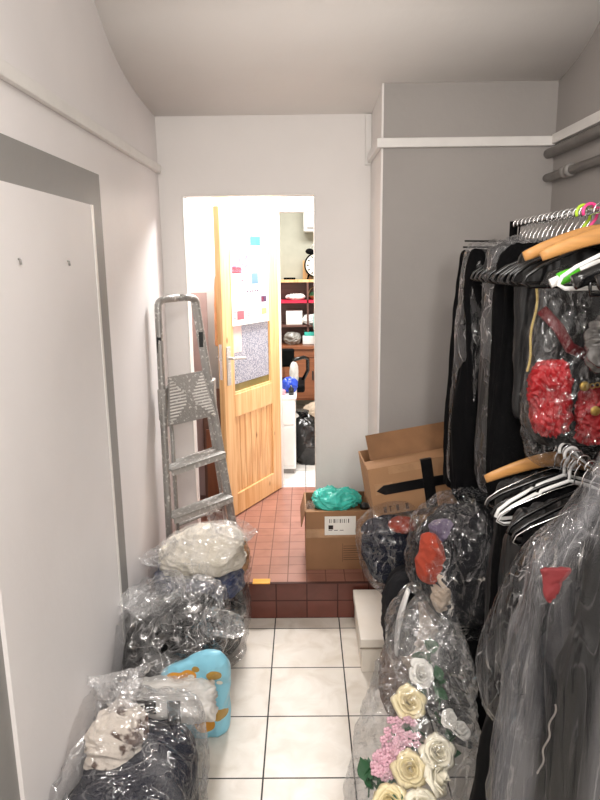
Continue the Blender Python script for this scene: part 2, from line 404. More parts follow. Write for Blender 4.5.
# ------------------------------------------------------------------ room shell
XL, XR = -.76, 1.14
YD = 3.58; YG = 3.12
def shell(name, mb, m, label, **k): return build(name, mb, m, label=label, kind='structure', origin=(0, 0, 0), **k)
shell('floor', MB().box(XL-.1, XR+.1, -1.2, 3.105, -.1, 0), M['floor'], 'cream marbled ceramic tile floor with dark grout lines')
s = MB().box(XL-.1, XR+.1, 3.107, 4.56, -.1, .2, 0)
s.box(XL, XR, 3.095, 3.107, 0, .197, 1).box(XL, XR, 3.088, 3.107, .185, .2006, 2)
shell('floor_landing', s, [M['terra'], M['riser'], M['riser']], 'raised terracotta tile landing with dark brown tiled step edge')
shell('floor_workroom', MB().box(-1.6, 1.8, 4.56, 7.5, .1, .2), M['wtile'], 'white tile floor of the bright room beyond the wooden door')
shell('wall_left', MB().box(XL-.1, XL, -1.2, YD+.1, 0, 3.2), M['wallL'], 'white painted wall on the left with a grey painted frame')
# painted grey frame on the left wall (thin raised band)
fr = MB().box(XL, XL+.004, 2.385, 2.525, 0, 2.15).box(XL, XL+.004, 1.30, 1.445, 0, 2.15).box(XL, XL+.004, 1.445, 2.385, 2.03, 2.15)
shell('trim_1', fr, M['greyb'], 'grey painted frame band on the left white wall')
hd = MB().box(XL, XL+.016, 1.445, 2.385, 0, 2.03)
hd.box(XL+.016, XL+.019, 2.365, 2.385, 0, 2.03, 1)
d0 = empty('door_2', (XL, 1.915, 0), 'flush white panel door inside the grey frame on the left wall', 'door', kind='structure')
build('door_panel', hd, [M['wallL'], M['trim']], d0)
for y, z in ((1.73, 1.835), (2.09, 1.83)):
    build('hook', MB().tube([(XL+.014, y, z+.006), (XL+.021, y, z+.005), (XL+.022, y, z-.008)], .0035, 8), M['pipe'], d0, smooth=True, label='small metal hook')
shell('trim_2', MB().box(XL, XL+.022, -1.2, YD-.02, 2.285, 2.325), M['trim'], 'thin white cable trunking high along the left wall', bevel=.004)
# ceiling : gently vaulted
prof = [(3.70, 2.565), (3.4, 2.575), (3.15, 2.595), (2.95, 2.63), (2.8, 2.68), (2.66, 2.76), (2.45, 2.87), (2.15, 2.97), (1.7, 3.04), (1.0, 3.06), (0, 3.06), (-1.2, 3.06)]
pp = []
for i in range(len(prof)-1):
    for k in range(6):
        t = k/6; a = prof[max(i-1, 0)]; b = prof[i]; c = prof[i+1]; d = prof[min(i+2, len(prof)-1)]
        pp.append((b[0]+(c[0]-b[0])*t, .5*(2*b[1]+(c[1]-a[1])*t+(2*a[1]-5*b[1]+4*c[1]-d[1])*t*t+(3*b[1]-a[1]-3*c[1]+d[1])*t**3)))
pp.append(prof[-1])
cm = MB(); vs = []
for y, z in pp: vs += [(XL-.1, y, z), (XR+.1, y, z), (XL-.1, y, z+.12), (XR+.1, y, z+.12)]
fs = []
for i in range(len(pp)-1):
    a = i*4; b = a+4; fs += [(a, a+1, b+1, b), (a+2, b+2, b+3, a+3), (a, b, b+2, a+2), (a+1, a+3, b+3, b+1)]
fs += [(0, 2, 3, 1), (len(pp)*4-4, len(pp)*4-3, len(pp)*4-1, len(pp)*4-2)]
cm.add(vs, fs); shell('ceiling', cm, M['ceil'], 'pale gently vaulted plaster ceiling', smooth=True)
# doorway wall
DL, DR, DT = -.642, .064, 2.178
w = MB().box(XL-.1, DL, YD, YD+.1, .2, 2.75).box(DR, .36, YD, YD+.1, .2, 2.75).box(DL, DR, YD, YD+.1, DT, 2.75)
shell('wall_doorway', w, M['wall'], 'white wall around the open doorway')
w = MB().box(DL-.001, DL+.008, YD-.002, YD+.102, .2, DT-.008).box(DR-.008, DR+.001, YD-.002, YD+.102, .2, DT-.008).box(DL-.001, DR+.001, YD-.002, YD+.102, DT-.008, DT+.001)
shell('trim_3', w, M['trim'], 'slim white frame lining the open doorway', bevel=.003)
# alcove block
w = MB().box(.357, XR+.1, YG, YD+.12, 0, 2.75)
w.m = [1, 0, 0, 0, 0, 0]
w2 = MB(); w2.box(.357, XR+.1, YG+.004, YD+.12, 0, 2.75, 0); w2.box(.366, XR+.1, YG, YG+.004, 0, 2.75, 1)
shell('wall_alcove', w2, [M['wall'], M['grey']], 'grey painted end wall of the clothes alcove with a white left edge')
shell('wall_right', MB().box(XR, XR+.1, -1.2, YG, 0, 3.2), M['grey'], 'grey painted wall behind the clothes rails')
shell('wall_rear', MB().box(XL-.1, XR+.1, -1.3, -1.2, 0, 3.2), M['wall'], 'white wall behind the viewer')
# trunking
shell('trim_4', MB().box(.357-.022, XR-.004, YG-.022, YG, 2.325, 2.366), M['trim'], 'white trunking across the grey alcove wall', bevel=.003)
shell('trim_5', MB().box(XR-.022, XR, -1.2, YG-.022, 2.33, 2.372), M['trim'], 'white trunking along the right wall above the pipes', bevel=.003)
shell('trim_6', MB().box(.335, .357, YG, YD-.02, 2.325, 2.363).box(.325, .357, YD-.022, YD, 2.315, 2.565), M['trim'], 'white trunking turning up into the corner beside the doorway', bevel=.003)
for nm, z, r, lb in (('upper', 2.292, .021, 'thick grey painted pipe directly under the white trunking'), ('lower', 2.187, .018, 'thinner grey painted pipe with a coupling, below the other pipe')):
    pr = empty('wall_pipe', (1.112, 1.5, z), lb, 'pipe')
    y1 = YG-.001 if nm == 'upper' else YG-.001
    build('pipe_run', MB().tube([(1.112, -1.19, z), (1.112, 1, z), (1.112, y1, z)], r, 16), M['pipe'], pr, smooth=True)
    if nm == 'lower':
        build('coupling', MB().lathe([(r, -.04), (r+.009, -.038), (r+.009, -.012), (r+.005, -.01), (r+.005, .01), (r+.009, .012), (r+.009, .038), (r, .04)], (1.112, 2.87, z), 18, mx=Matrix.Rotation(PI/2, 4, 'X')), M['pipe'], pr, smooth=True)
# vestibule
shell('wall_vestibule', MB().box(-1.0, -.9, YD+.1, 4.56, .2, 2.7).box(.75, .85, YD+.1, 4.56, .2, 2.7), M['pinkwall'], 'pale pinkish side walls of the small landing')
w = MB().box(-1.6, -.19, 4.56, 4.66, .2, 2.8).box(.56, 1.8, 4.56, 4.66, .2, 2.8).box(-.19, .56, 4.56, 4.66, 2.17, 2.8)
shell('wall_partition', w, M['wall'], 'white partition around the opening to the bright workroom')
w = MB().box(-.215, -.165, 4.545, 4.675, .2, 2.19).box(.535, .585, 4.545, 4.675, .2, 2.19).box(-.165, .535, 4.545, 4.675, 2.16, 2.2)
shell('trim_7', w, M['trim'], 'white door frame of the workroom opening', bevel=.003)
shell('ceiling_landing', MB().box(-1.0, .85, YD+.1, 4.56, 2.6, 2.7), M['wall'], 'white ceiling over the landing')
shell('wall_workroom', MB().box(-1.6, 1.8, 7.4, 7.5, .2, 2.8).box(-1.7, -1.6, 4.56, 7.5, .2, 2.8).box(1.8, 1.9, 4.56, 7.5, .2, 2.8), M['room'], 'pale beige green walls of the workroom')
shell('ceiling_workroom', MB().box(-1.6, 1.8, 4.66, 7.5, 2.8, 2.9), M['wall'], 'white ceiling of the workroom')
shell('trim_8', MB().box(-1.6, 1.8, 7.385, 7.4, 2.44, 2.46), M['room'], 'thin cable strip high on the workroom wall')

# ------------------------------------------------------------------ pine door
HX, HY = -.175, 4.535
dv = V((-.49+.175, 3.93-4.535, 0)).normalized(); nv_ = V((-dv.y, dv.x, 0))
if nv_.y > 0: nv_ = -nv_
W = .69
DM = Matrix(((dv.x, nv_.x, 0, HX), (dv.y, nv_.y, 0, HY), (0, 0, 1, .2), (0, 0, 0, 1)))  # local x: hinge->free, y: toward viewer face
door = empty('door_1', (HX, HY, .2), 'half-open varnished pine door with a poster, swung into the landing', 'door', kind='structure')
Tk = .04; H1 = 1.95
f = MB()
f.box(0, .11, -Tk, 0, .008, H1, mx=DM).box(W-.11, W, -Tk, 0, .008, H1, mx=DM)
f.box(.11, W-.11, -Tk, 0, H1-.1, H1, mx=DM).box(.11, W-.11, -Tk, 0, .66, .81, mx=DM).box(.11, W-.11, -Tk, 0, .008, .15, mx=DM)
build('door_frame', f, M['pine'], door, bevel=.004)
pn = MB()
for i in range(7):
    x0 = .11+i*.0671; pn.box(x0+.0015, x0+.0656, -Tk+.01, -.012, .15, .66, mx=DM)
build('planked_panel', pn, M['pine2'], door, bevel=.003)
build('glass_pane', MB().box(.11, W-.11, -.024, -.018, .81, H1-.1, mx=DM), M['glassol'], door, label='olive tinted glass pane')
build('glazing_bead', MB().box(.11, .122, -.018, -.004, .81, H1-.1, mx=DM).box(W-.122, W-.11, -.018, -.004, .81, H1-.1, mx=DM).box(.122, W-.122, -.018, -.004, .81, .822, mx=DM), M['pine'], door)
lp = MB().box(.13, W-.115, -.0178, -.015, .87, 1.24, 0, mx=DM).box(W-.23, W-.13, -.0155, -.0142, 1.07, 1.24, 1, mx=DM)
build('patterned_film', lp, [M['lace'], M['lacep']], door, label='mottled blue grey patterned film on the pane')
h = MB().box(W-.07, W-.03, 0, .006, .88, 1.12, mx=DM)
hp = [(W-.05, .006, 1.05), (W-.05, .04, 1.05), (W-.06, .05, 1.05), (W-.1, .052, 1.048), (W-.165, .05, 1.04)]
h.tube([DM @ V(p) for p in hp], .009, 10)
hp2 = [(W-.05, -Tk-.004, 1.05), (W-.05, -Tk-.04, 1.05), (W-.07, -Tk-.05, 1.05), (W-.16, -Tk-.05, 1.04)]
h.tube([DM @ V(p) for p in hp2], .009, 10)
build('lever_handle', h, M['alud'], door, smooth=False, bevel=.002, label='metal lever handle on a long plate')
build('latch_plate', MB().box(W, W+.002, -.03, -.01, .92, 1.14, mx=DM).box(W+.002, W+.012, -.026, -.016, 1.04, 1.06, mx=DM), M['chrome'], door)
po = MB().box(.14, W-.105, .001, .003, 1.24, 1.86, 0, mx=DM)
def pq(u0, u1, z0, z1, mi): po.box(W-u1, W-u0, .003, .0036, z0, z1, mi, mx=DM)
# u measured from the free edge; patches of print
pq(.115, .30, 1.56, 1.67, 1); pq(.115, .30, 1.68, 1.735, 2); pq(.115, .22, 1.56, 1.60, 5)
pq(.33, .46, 1.73, 1.79, 3); pq(.34, .42, 1.49, 1.56, 4); pq(.20, .27, 1.515, 1.522, 6); pq(.23, .235, 1.49, 1.55, 6); pq(.265, .27, 1.49, 1.55, 6)
for k in range(7): pq(.36+.02*(k % 3), .375+.02*(k % 3), 1.585+.014*k, 1.59+.014*k, 6)
for k in range(5): pq(.28+.03*k, .30+.03*k, 1.44, 1.452, 6)
pq(.16, .24, 1.275, 1.33, 5); pq(.12, .145, 1.30, 1.305, 6); pq(.12, .145, 1.285, 1.29, 6); pq(.12, .15, 1.32, 1.325, 6)
pq(.45, .52, 1.37, 1.41, 6); pq(.465, .485, 1.378, 1.402, 5); pq(.45, .52, 1.29, 1.33, 7)
for k in range(6): pq(.26, .33+.01*(k % 2), 1.28+.012*k, 1.284+.012*k, 6); pq(.19, .235, 1.35+.009*k, 1.353+.009*k, 6)
for k in range(5): pq(.36, .42, 1.36+.01*k, 1.364+.01*k, 5 if k % 2 else 6)
build('poster', po, [M['paper'], M['posterpk'], M['posterlb'], M['postercy'], M['posterbl'], M['posterrd'], M['posterpu'], M['postery']], label='white printed poster with pink, cyan and red pictures taped on the pine door', cat='poster')
# orange cloth on rear handle, boards
oc = loft([tuple(DM @ V((W-.05, -.09, z+.12)))[:2]+(z+.2, rx*.6, .012, .3) for z, rx in ((.98, .01), (1.0, .035), (1.1, .036), (1.25, .026), (1.36, .014), (1.40, .008))], 40, 40)
oc.xf(Matrix.Translation((.022, 0, .14)))
build('orange_cloth', oc, M['orange'], smooth=True, label='orange cloth hanging behind the edge of the pine door', cat='cloth', disp=fold(.006, 30, 5, 3))
def leaning(name, label, x0, x1, y, z0, z1, th, m, lean, edge=None, rz=0):
    mx = Matrix.Translation((x0, y, z0)) @ Matrix.Rotation(rz, 4, 'Z') @ Matrix.Rotation(lean, 4, 'X')
    mb = MB().box(0, x1-x0, 0, th, 0, z1-z0, 0, mx=mx)
    if edge: mb.box(-.004, .012, -.003, th+.003, 0, z1-z0, 1, mx=mx)
    return build(name, mb, [m, edge or m], label=label, cat='board')
leaning('leaning_board', 'tall pinkish board with a reddish edge leaning behind the stepladder', -.862, -.66, 4.40, .2, 1.63, .018, M['boardp'], -.03, M['board'])
leaning('leaning_board', 'brown hardboard sheet leaning behind the stepladder', -.70, -.44, 4.30, .2, .99, .012, M['boardd'], -.04)
leaning('leaning_board', 'short reddish brown board on the floor beside the pine door', -.66, -.48, 4.16, .2, .74, .02, M['board'], -.05)

# ------------------------------------------------------------------ stepladder
ladder = empty('stepladder', (-.6, 3.35, .2), 'folded paint-splattered aluminium stepladder leaning in the corner by the doorway', 'ladder')
def lp_(a, b, t): return a.lerp(b, t)
LT, LB = V((-.715, 3.20, 1.60)), V((-.705, 3.12, .205))
RT, RB = V((-.565, 3.42, 1.60)), V((-.385, 3.40, .205))
def profile_bar(pts, w, d, up): # rectangular section swept
    return pts
stile = MB()
n_out = V((.35, -.9, .1)).normalized()
arc = [LB, lp_(LB, LT, .5), LT]
top = []
mid = (LT+RT)/2+V((0, 0, .055)); ax = (RT-LT)/2
for k in range(1, 12):
    a = PI-PI*k/12
    c_, s_ = math.cos(a), math.sin(a)
    top.append((LT+RT)/2+ax*math.copysign(abs(c_)**.5, c_)+V((0, 0, .055))*abs(s_)**.5)
for nm, pts in (('front_left', [LB, lp_(LB, LT, .3), lp_(LB, LT, .7)]+[LT]+top[:6]), ('front_right', top[5:]+[RT, lp_(RB, RT, .7), lp_(RB, RT, .3), RB])):
    build('front_stile', MB().tube(pts, .025, 12, sx=1.0, sy=.72, up=n_out), M['alu'], ladder, smooth=True)
off = V((-.01, .10, 0))
bl = [LB+off+V((.03, .03, 0)), lp_(LB, LT, .73)+off*.5+V((.03, 0, 0))]; brr = [RB+off+V((-.05, .02, 0)), lp_(RB, RT, .73)+off*.5+V((-.03, 0, 0))]
for pts in (bl, brr):
    build('rear_leg', MB().tube([pts[0], lp_(pts[0], pts[1], .5), pts[1]], .017, 10, sx=1, sy=.6, up=n_out), M['alu'], ladder, smooth=True)
for t in (.25, .6): build('rear_brace', MB().tube([lp_(bl[0], bl[1], t), lp_(brr[0], brr[1], t)], .009, 8), M['alud'], ladder, smooth=True)
sd = (RB-LB); sd.z = 0; sd.normalize(); sf = V((sd.y, -sd.x, 0))
for t in (.25, .43, .075):
    a, b = lp_(LB, LT, t), lp_(RB, RT, t); b = V((b.x, b.y, a.z+.018))
    L = (b-a).length; e = (b-a).normalized()
    mx = Matrix(((e.x, sf.x, 0, a.x), (e.y, sf.y, 0, a.y), (e.z, 0, 1, a.z), (0, 0, 0, 1)))
    st = MB().box(.004, L-.004, -.035, .055, -.006, .006, mx=mx).box(.004, L-.004, .047, .055, -.028, .004, mx=mx)
    for k in range(6): st.box(.012, L-.012, -.03+.014*k, -.024+.014*k, .006, .009, mx=mx)
    build('step', st, M['alud'], ladder, bevel=.0015)
# platform folded flat in the frame plane
pa, pb = lp_(LB, LT, .765), lp_(RB, RT, .765); pc, pd_ = lp_(LB, LT, .60), lp_(RB, RT, .60)
fo = V((.02, -.05, 0))
A_, B_ = lp_(pa, pb, .12)+fo*.4, lp_(pa, pb, .88)+fo*.4; C_, D_ = lp_(pc, pd_, .02)+fo*1.6, lp_(pc, pd_, .98)+fo*1.6
ex = (B_-A_); 
def pf(u, v, o): return lp_(lp_(A_, B_, u), lp_(C_, D_, u), v)+n_out*o
pm = MB()
def patch(u0, u1, v0, v1, o0, o1, mi=0):
    pm.add([pf(u, v, o) for u in (u0, u1) for v in (v0, v1) for o in (o0, o1)], [(0, 1, 3, 2), (4, 6, 7, 5), (0, 4, 5, 1), (2, 3, 7, 6), (0, 2, 6, 4), (1, 5, 7, 3)], mi)
patch(0, 1, 0, 1, -.012, .004)
for k in range(15):
    v = .04+k*.064
    if abs(v-.5) < .5:
        d = abs(v-.5)
        patch(.04, .5-d*.9 if d > .06 else .42, v, v+.03, .004, .008, 1); patch(.5+d*.9 if d > .06 else .58, .96, v, v+.03, .004, .008, 1)
for k in range(9):
    u = .1+k*.1
    patch(u, u+.05, .03, .42-abs(u+.025-.5)*-.0 if False else max(.05, .5-abs(.5-u-.025)*1.0-.48+.4*0), .004, .007, 1) if False else None
build('platform', pm, [M['alu'], M['pkg']], ladder, bevel=.001, label='ribbed platform splashed with paint')
for p in (LB, RB, bl[0], brr[0]):
    build('foot_cap', MB().box(p.x-.024, p.x+.024, p.y-.018, p.y+.018, .2005, .235), M['rubber'], ladder, bevel=.004)
for (a, b, t) in ((LB, LT, .66), (RB, RT, .66)):
    p = lp_(a, b, t)
    build('hinge_bracket', MB().box(p.x-.02, p.x+.02, p.y-.02, p.y+.07, p.z-.07, p.z+.09), M['alu'], ladder, bevel=.006)
    p = lp_(a, b, .88); build('side_clip', MB().box(p.x-.01, p.x+.012, p.y-.022, p.y+.01, p.z-.04, p.z+.04), M['rubber'], ladder, bevel=.003, label='small black rubber clip')

# ------------------------------------------------------------------ workroom contents
cab = empty('sideboard', (.1, 7.1, .2), 'brown wooden sideboard under the shelves in the workroom', 'sideboard')
build('cabinet_body', MB().box(-.9, 1.1, 7.02, 7.39, .33, .9), M['brownwood'], cab)
build('worktop', MB().box(-.95, 1.15, 6.98, 7.39, .9, .935), M['brownwood'], cab, bevel=.004)
for x0 in (-.88, -.22, .44): 
    dd = build('cabinet_door', MB().box(x0, x0+.64, 7.0, 7.02, .36, .80), M['brownwood'], cab, bevel=.003)
    build('door_handle', MB().box(x0+.3, x0+.318, 6.985, 7.0, .56, .66), M['rubber'], dd)
build('drawer_front', MB().box(-.88, 1.08, 7.0, 7.02, .81, .89), M['brownwood'], cab, bevel=.003)
for x in (-.85, 1.0): build('leg', MB().box(x, x+.05, 7.05, 7.1, .2, .33), M['brownwood'], cab)
sh = empty('shelf_unit', (.1, 7.25, .935), 'open wooden shelf unit standing on the sideboard', 'shelf')
build('back_panel', MB().box(-.8, 1.0, 7.37, 7.39, .937, 1.62), M['darkwood'], sh)
for z, m, lb in ((1.14, 'darkwood', None), (1.40, 'redpl', 'red edged shelf board'), (1.62, 'pine', 'pale top board')):
    build('shelf_board', MB().box(-.8, 1.0, 7.13, 7.37, z-.012 if z < 1.5 else z-.01, z+.008 if z < 1.35 else z+.018), M[m], sh, label=lb)
for x in (-.8, .03, .98): build('side_panel', MB().box(x, x+.02, 7.13, 7.37, .937, 1.61), M['darkwood'], sh)
# alarm clock
ck = empty('alarm_clock', (.14, 7.2, 1.638), 'round twin-bell alarm clock with black rim on the shelf top', 'clock')
rx = Matrix.Rotation(PI/2, 4, 'X')
build('case', MB().lathe([(0, -.03), (.125, -.03), (.135, -.02), (.135, .03), (.122, .034), (.118, .02)], (.14, 7.2, 1.79), 40, mx=rx), M['blackmat'], ck, smooth=True)
build('dial', MB().lathe([(0, .022), (.118, .022), (.119, .018)], (.14, 7.2, 1.79), 40, mx=rx), M['clockface'], ck)
build('minute_hand', MB().box(.137, .143, 7.172, 7.175, 1.79, 1.87), M['ink'], ck); build('hour_hand', MB().box(.14, .19, 7.172, 7.175, 1.787, 1.793), M['ink'], ck)
hn = MB()
for k in range(12):
    a = k*PI/6; hn = MB().box(-.006, .006, 0, .002, .085, .108, mx=Matrix.Translation((.14, 7.173, 1.79)) @ Matrix.Rotation(a, 4, 'Y'))
    build('dial_mark', hn, M['ink'], ck)
for sx_ in (-1, 1):
    build('bell', MB().sph((.14+sx_*.075, 7.2, 1.935), .045, 10, sc3=(1, 1, .7)), M['blackmat'], ck, smooth=True)
    build('foot', MB().tube([(.14+sx_*.08, 7.2, 1.70), (.14+sx_*.1, 7.2, 1.64)], .01, 8), M['blackmat'], ck)
build('carry_handle', MB().tube([(.14+.07*math.cos(a), 7.2, 1.945+.07*math.sin(a)) for a in np.linspace(0, PI, 9)], .006, 8), M['alud'], ck, smooth=True)
build('picture_frame', MB().box(-.01, .1, 7.30, 7.32, 1.638, 1.84).box(.0, .09, 7.296, 7.3, 1.65, 1.83), M['pine'], label='plain pale wooden frame behind the alarm clock', cat='frame')
build('black_spectacles_case', MB().box(-.22, -.09, 7.18, 7.23, 1.638, 1.66), M['blackmat'], label='small flat black case lying on the shelf top', cat='case', bevel=.008)
bk = empty('straw_basket', (.13, 7.22, 1.418), 'shallow straw basket holding dried greenery on the red shelf', 'basket')
build('basket_bowl', MB().lathe([(0, 0), (.04, 0), (.085, .04), (.09, .045), (.08, .045), (.04, .008), (0, .008)], (.13, 7.22, 1.418), 24), M['basket'], bk, smooth=True)
build('greenery', loft(blob(.13, 7.22, 1.468, .06, .05, .03), 30, 20), M['leaf'], bk, disp=fold(.02, 40, 40, 5))
build('basket_handle', MB().tube([(.13+.085*math.cos(a), 7.22, 1.458+.1*math.sin(a)) for a in np.linspace(0, PI, 11)], .005, 8), M['basket'], bk, smooth=True)
cloth('white_towel', 'rolled white towel lying over the red shelf', 'towel', (-.09, 7.2, 1.45), (.11, .05, .03), M['whitecl'], 21, .008, 20, 20, res=30)
build('white_carton', MB().box(-.2, -.02, 7.18, 7.34, 1.149, 1.30), M['paper'], label='plain white carton on the lowest shelf', cat='box', bevel=.003)
cloth('carrier_bag', 'scrunched white carrier bag on the lowest shelf', 'bag', (.07, 7.19, 1.20), (.08, .05, .05), M['wirew'], 22, .015, 16, 16, res=34)
cloth('carrier_bag', 'pale mint carrier bag hanging at the right of the shelves', 'bag', (.20, 7.0, 1.2), (.10, .06, .22), M['mint'], 23, .01, 10, 10, res=34)
bt = empty('storage_tub', (.03, 7.2, .936), 'white tub with turquoise contents on the sideboard', 'tub')
build('tub_body', MB().box(-.02, .16, 7.1, 7.25, .937, 1.03), M['wirew'], bt, bevel=.008)
build('tub_contents', MB().box(0, .14, 7.12, 7.23, 1.03, 1.07), M['turq'], bt, bevel=.008)
cloth('clear_packet', 'crumpled grey packet on the sideboard', 'packet', (-.13, 7.15, 1.0), (.09, .06, .06), M['hangcl'], 24, .015, 16, 16, res=34)
eb = empty('wall_heater', (.25, 7.3, 2.14), 'white box unit mounted high on the workroom wall', 'wall unit')
build('casing', MB().box(.0, .62, 7.18, 7.4, 2.14, 2.44), M['wirew'], eb, bevel=.02)
build('outlet_slot', MB().box(.04, .58, 7.172, 7.18, 2.17, 2.19), M['pipe'], eb)
# office chair
oc_ = empty('office_chair', (-.2, 6.1, .2), 'black office chair partly behind the pine door', 'chair')
build('seat', MB().box(-.45, .0, 5.9, 6.35, .64, .71), M['blackmat'], oc_, bevel=.02)
build('backrest', MB().box(-.44, -.10, 6.28, 6.34, .82, 1.0), M['blackmat'], oc_, bevel=.02)
build('armrest', MB().tube([(-.02, 6.2, .70), (.03, 6.2, .8), (.03, 6.18, .92), (-.01, 6.05, .95), (-.1, 5.95, .94)], .018, 8), M['blackpl'], oc_, smooth=True)
build('gas_column', MB().tube([(-.22, 6.12, .3), (-.22, 6.12, .64)], .03, 12), M['blackmat'], oc_)
bs = MB()
for k in range(5):
    a = k*2*PI/5+.3; bs.tube([(-.22, 6.12, .31), (-.22+.27*math.cos(a), 6.12+.27*math.sin(a), .26)], .02, 8); bs.sph((-.22+.27*math.cos(a), 6.12+.27*math.sin(a), .23), .03, 6)
build('star_base', bs, M['blackmat'], oc_)
cloth('striped_garment', 'white garment draped over the office chair seat', 'garment', (-.10, 6.02, .80), (.03, .05, .10), M['whitecl'], 31, .01, 30, 6, res=30)
# white bin/cabinet
bn = empty('white_pedestal', (-.2, 5.0, .2), 'white pedestal cabinet just beyond the pine door', 'cabinet')
build('cabinet_body', MB().box(-.42, -.075, 4.86, 5.25, .24, .80), M['wirew'], bn, bevel=.006)
build('worktop', MB().box(-.43, -.065, 4.85, 5.26, .80, .825), M['wirew'], bn, bevel=.004)
build('drawer', MB().box(-.41, -.085, 4.848, 4.86, .60, .78), M['trim'], bn, bevel=.004)
build('drawer', MB().box(-.41, -.085, 4.848, 4.86, .27, .585), M['trim'], bn, bevel=.004)
build('plinth', MB().box(-.41, -.09, 4.88, 5.24, .2, .24), M['pipe'], bn)
cloth('blue_pouch', 'bright blue pouch on top of the white pedestal', 'pouch', (-.12, 5.02, .882), (.06, .06, .055), M['blue'], 32, .01, 20, 20, res=30)
build('pink_jar', MB().lathe([(0, .0), (.022, 0), (.022, .03), (.016, .036), (0, .036)], (-.17, 4.92, .826), 16), M['pinkcl'], smooth=True, label='small pink jar beside the blue pouch', cat='jar')
build('small_bottle', MB().lathe([(0, 0), (.02, 0), (.02, .05), (.008, .06), (.008, .075), (0, .075)], (-.105, 4.9, .826), 16), M['blackpl'], smooth=True, label='tiny dark bottle at the front of the white pedestal', cat='bottle')
# bin bag
bb = empty('rubbish_bag', (.02, 5.2, .2), 'knotted black rubbish bag on the white tiles of the workroom', 'bag')
build('bag_body', loft([(.02, 5.2, .203, .1, .1), (.02, 5.2, .23, .125, .12), (.02, 5.2, .36, .14, .13), (.02, 5.2, .48, .12, .11), (.0, 5.2, .56, .06, .06), (-.01, 5.2, .585, .02, .02)], 60, 44), M['blackpl'], bb, smooth=True, disp=bound(crumple(.02, 12, 2), .201))
build('knot', loft([(-.01, 5.2, .575, .02, .02), (-.015, 5.2, .6, .035, .03), (-.02, 5.2, .63, .05, .04)], 24, 16), M['blackpl'], bb, disp=crumple(.01, 30, 3))
cloth('grey_bag', 'pale grey cloth bundle on the floor in front of the sideboard', 'bundle', (.14, 6.75, .28), (.16, .12, .07), M['beige'], 33, .015, 12, 12, res=34, floor=.201)

# ------------------------------------------------------------------ lower carton by the doorway
bx = empty('cardboard_box', (.19, 3.4, .2), 'open cardboard box with a shipping label on the terracotta landing', 'box')
mx = Matrix.Translation((-.002, 3.235, .202)) @ Matrix.Rotation(.02, 4, 'Z')
b = MB().box(0, .36, 0, .006, 0, .33, mx=mx).box(0, .36, .30, .306, 0, .33, mx=mx).box(0, .006, .006, .30, 0, .33, mx=mx).box(.34, .346, .006, .30, 0, .33, mx=mx).box(.006, .34, .006, .30, 0, .006, mx=mx)
build('box_walls', b, M['card2'], bx)
fl = Matrix.Translation((-.002, 3.235, .532)) @ Matrix.Rotation(.02, 4, 'Z')
build('flap', MB().box(.0, .36, -.002, .004, 0, .002, mx=fl).box(0, .36, 0, .10, -.002, .003, mx=fl @ Matrix.Rotation(-.25, 4, 'X')), M['card'], bx)
build('flap', MB().box(-.004, 0, .01, .30, -.09, 0, mx=fl @ Matrix.Rotation(.25, 4, 'Y')), M['cardin'], bx)
tp = MB().box(.0, .36, -.0015, 0, .185, .235, mx=mx); build('parcel_tape', tp, M['tape'], bx)
lb = MB().box(.10, .265, -.003, -.0015, .20, .305, 0, mx=mx)
for k, wd in enumerate((.004, .002, .006, .003, .002, .005, .003, .004, .002, .005)): lb.box(.125+.011*k, .125+.011*k+wd, -.0035, -.003, .268, .29, 1, mx=mx)
for k in range(3): lb.box(.12+k*.03, .14+k*.03, -.0035, -.003, .225, .228, 1, mx=mx)
lb.box(.12, .145, -.0035, -.003, .232, .255, 1, mx=mx)
build('shipping_label', lb, [M['paper'], M['ink']], bx, label='white label with black barcode')
pr_ = MB()
for k in range(7): pr_.box(.20, .31-.02*(k % 3), -.0006, 0, .055+.013*k, .058+.013*k, mx=mx)
for k in range(2): pr_.box(.195+k*.12, .197+k*.12, -.0006, 0, .045, .15, mx=mx)
build('printed_panel', pr_, M['inkbr'], bx)
cloth('turquoise_bag', 'crumpled turquoise plastic bag lying on the open cardboard box', 'bag', (.165, 3.36, .555), (.125, .09, .055), M['turq'], 41, .018, 14, 14, res=50, rot=.1)
cloth('turquoise_bag', 'small loose turquoise bag corner drooping over the box edge', 'bag', (.06, 3.30, .525), (.04, .05, .03), M['turq'], 42, .01, 22, 22, res=30)
o = col.objects['turquoise_bag.001'] if 'turquoise_bag.001' in col.objects else None
if o: bpy.data.objects.remove(o)
jr = empty('clear_jar', (.015, 3.29, .51), 'small clear jar poking out of the box corner', 'jar')
build('jar_body', MB().lathe([(.02, 0), (.026, .005), (.026, .05), (.018, .06), (.018, .07)], (.022, 3.29, .5), 18), P_BAG2, jr, smooth=True)
build('black_ball', MB().sph((.315, 3.30, .535), .026, 10, sc3=(1, .9, .9)), M['blackpl'], smooth=True, label='round black ball on the right corner of the open box', cat='ball')

# ------------------------------------------------------------------ low white box
wb = empty('storage_box', (.36, 2.86, 0), 'low white marbled carton standing on the tiles against the step', 'box')
build('box_base', MB().box(.245, .47, 2.63, 3.07, .001, .135), M['boxw'], wb, bevel=.003)
build('lid', MB().box(.238, .477, 2.622, 3.078, .125, .17), M['boxw'], wb, bevel=.003)
build('lid_edge', MB().box(.237, .478, 2.6205, 2.622, .124, .131), M['boxtrim'], wb)
fp = MB()
for a, t in ((0, .004), (.012, .0025)):
    x0, x1, z0, z1 = .33+a, .41-a, .025+a, .105-a
    fp.box(x0, x1, 2.6285, 2.63, z1-t, z1).box(x0, x1, 2.6285, 2.63, z0, z0+t).box(x0, x0+t, 2.6285, 2.63, z0, z1).box(x1-t, x1, 2.6285, 2.63, z0, z1)
build('printed_square', fp, M['boxtrim'], wb)

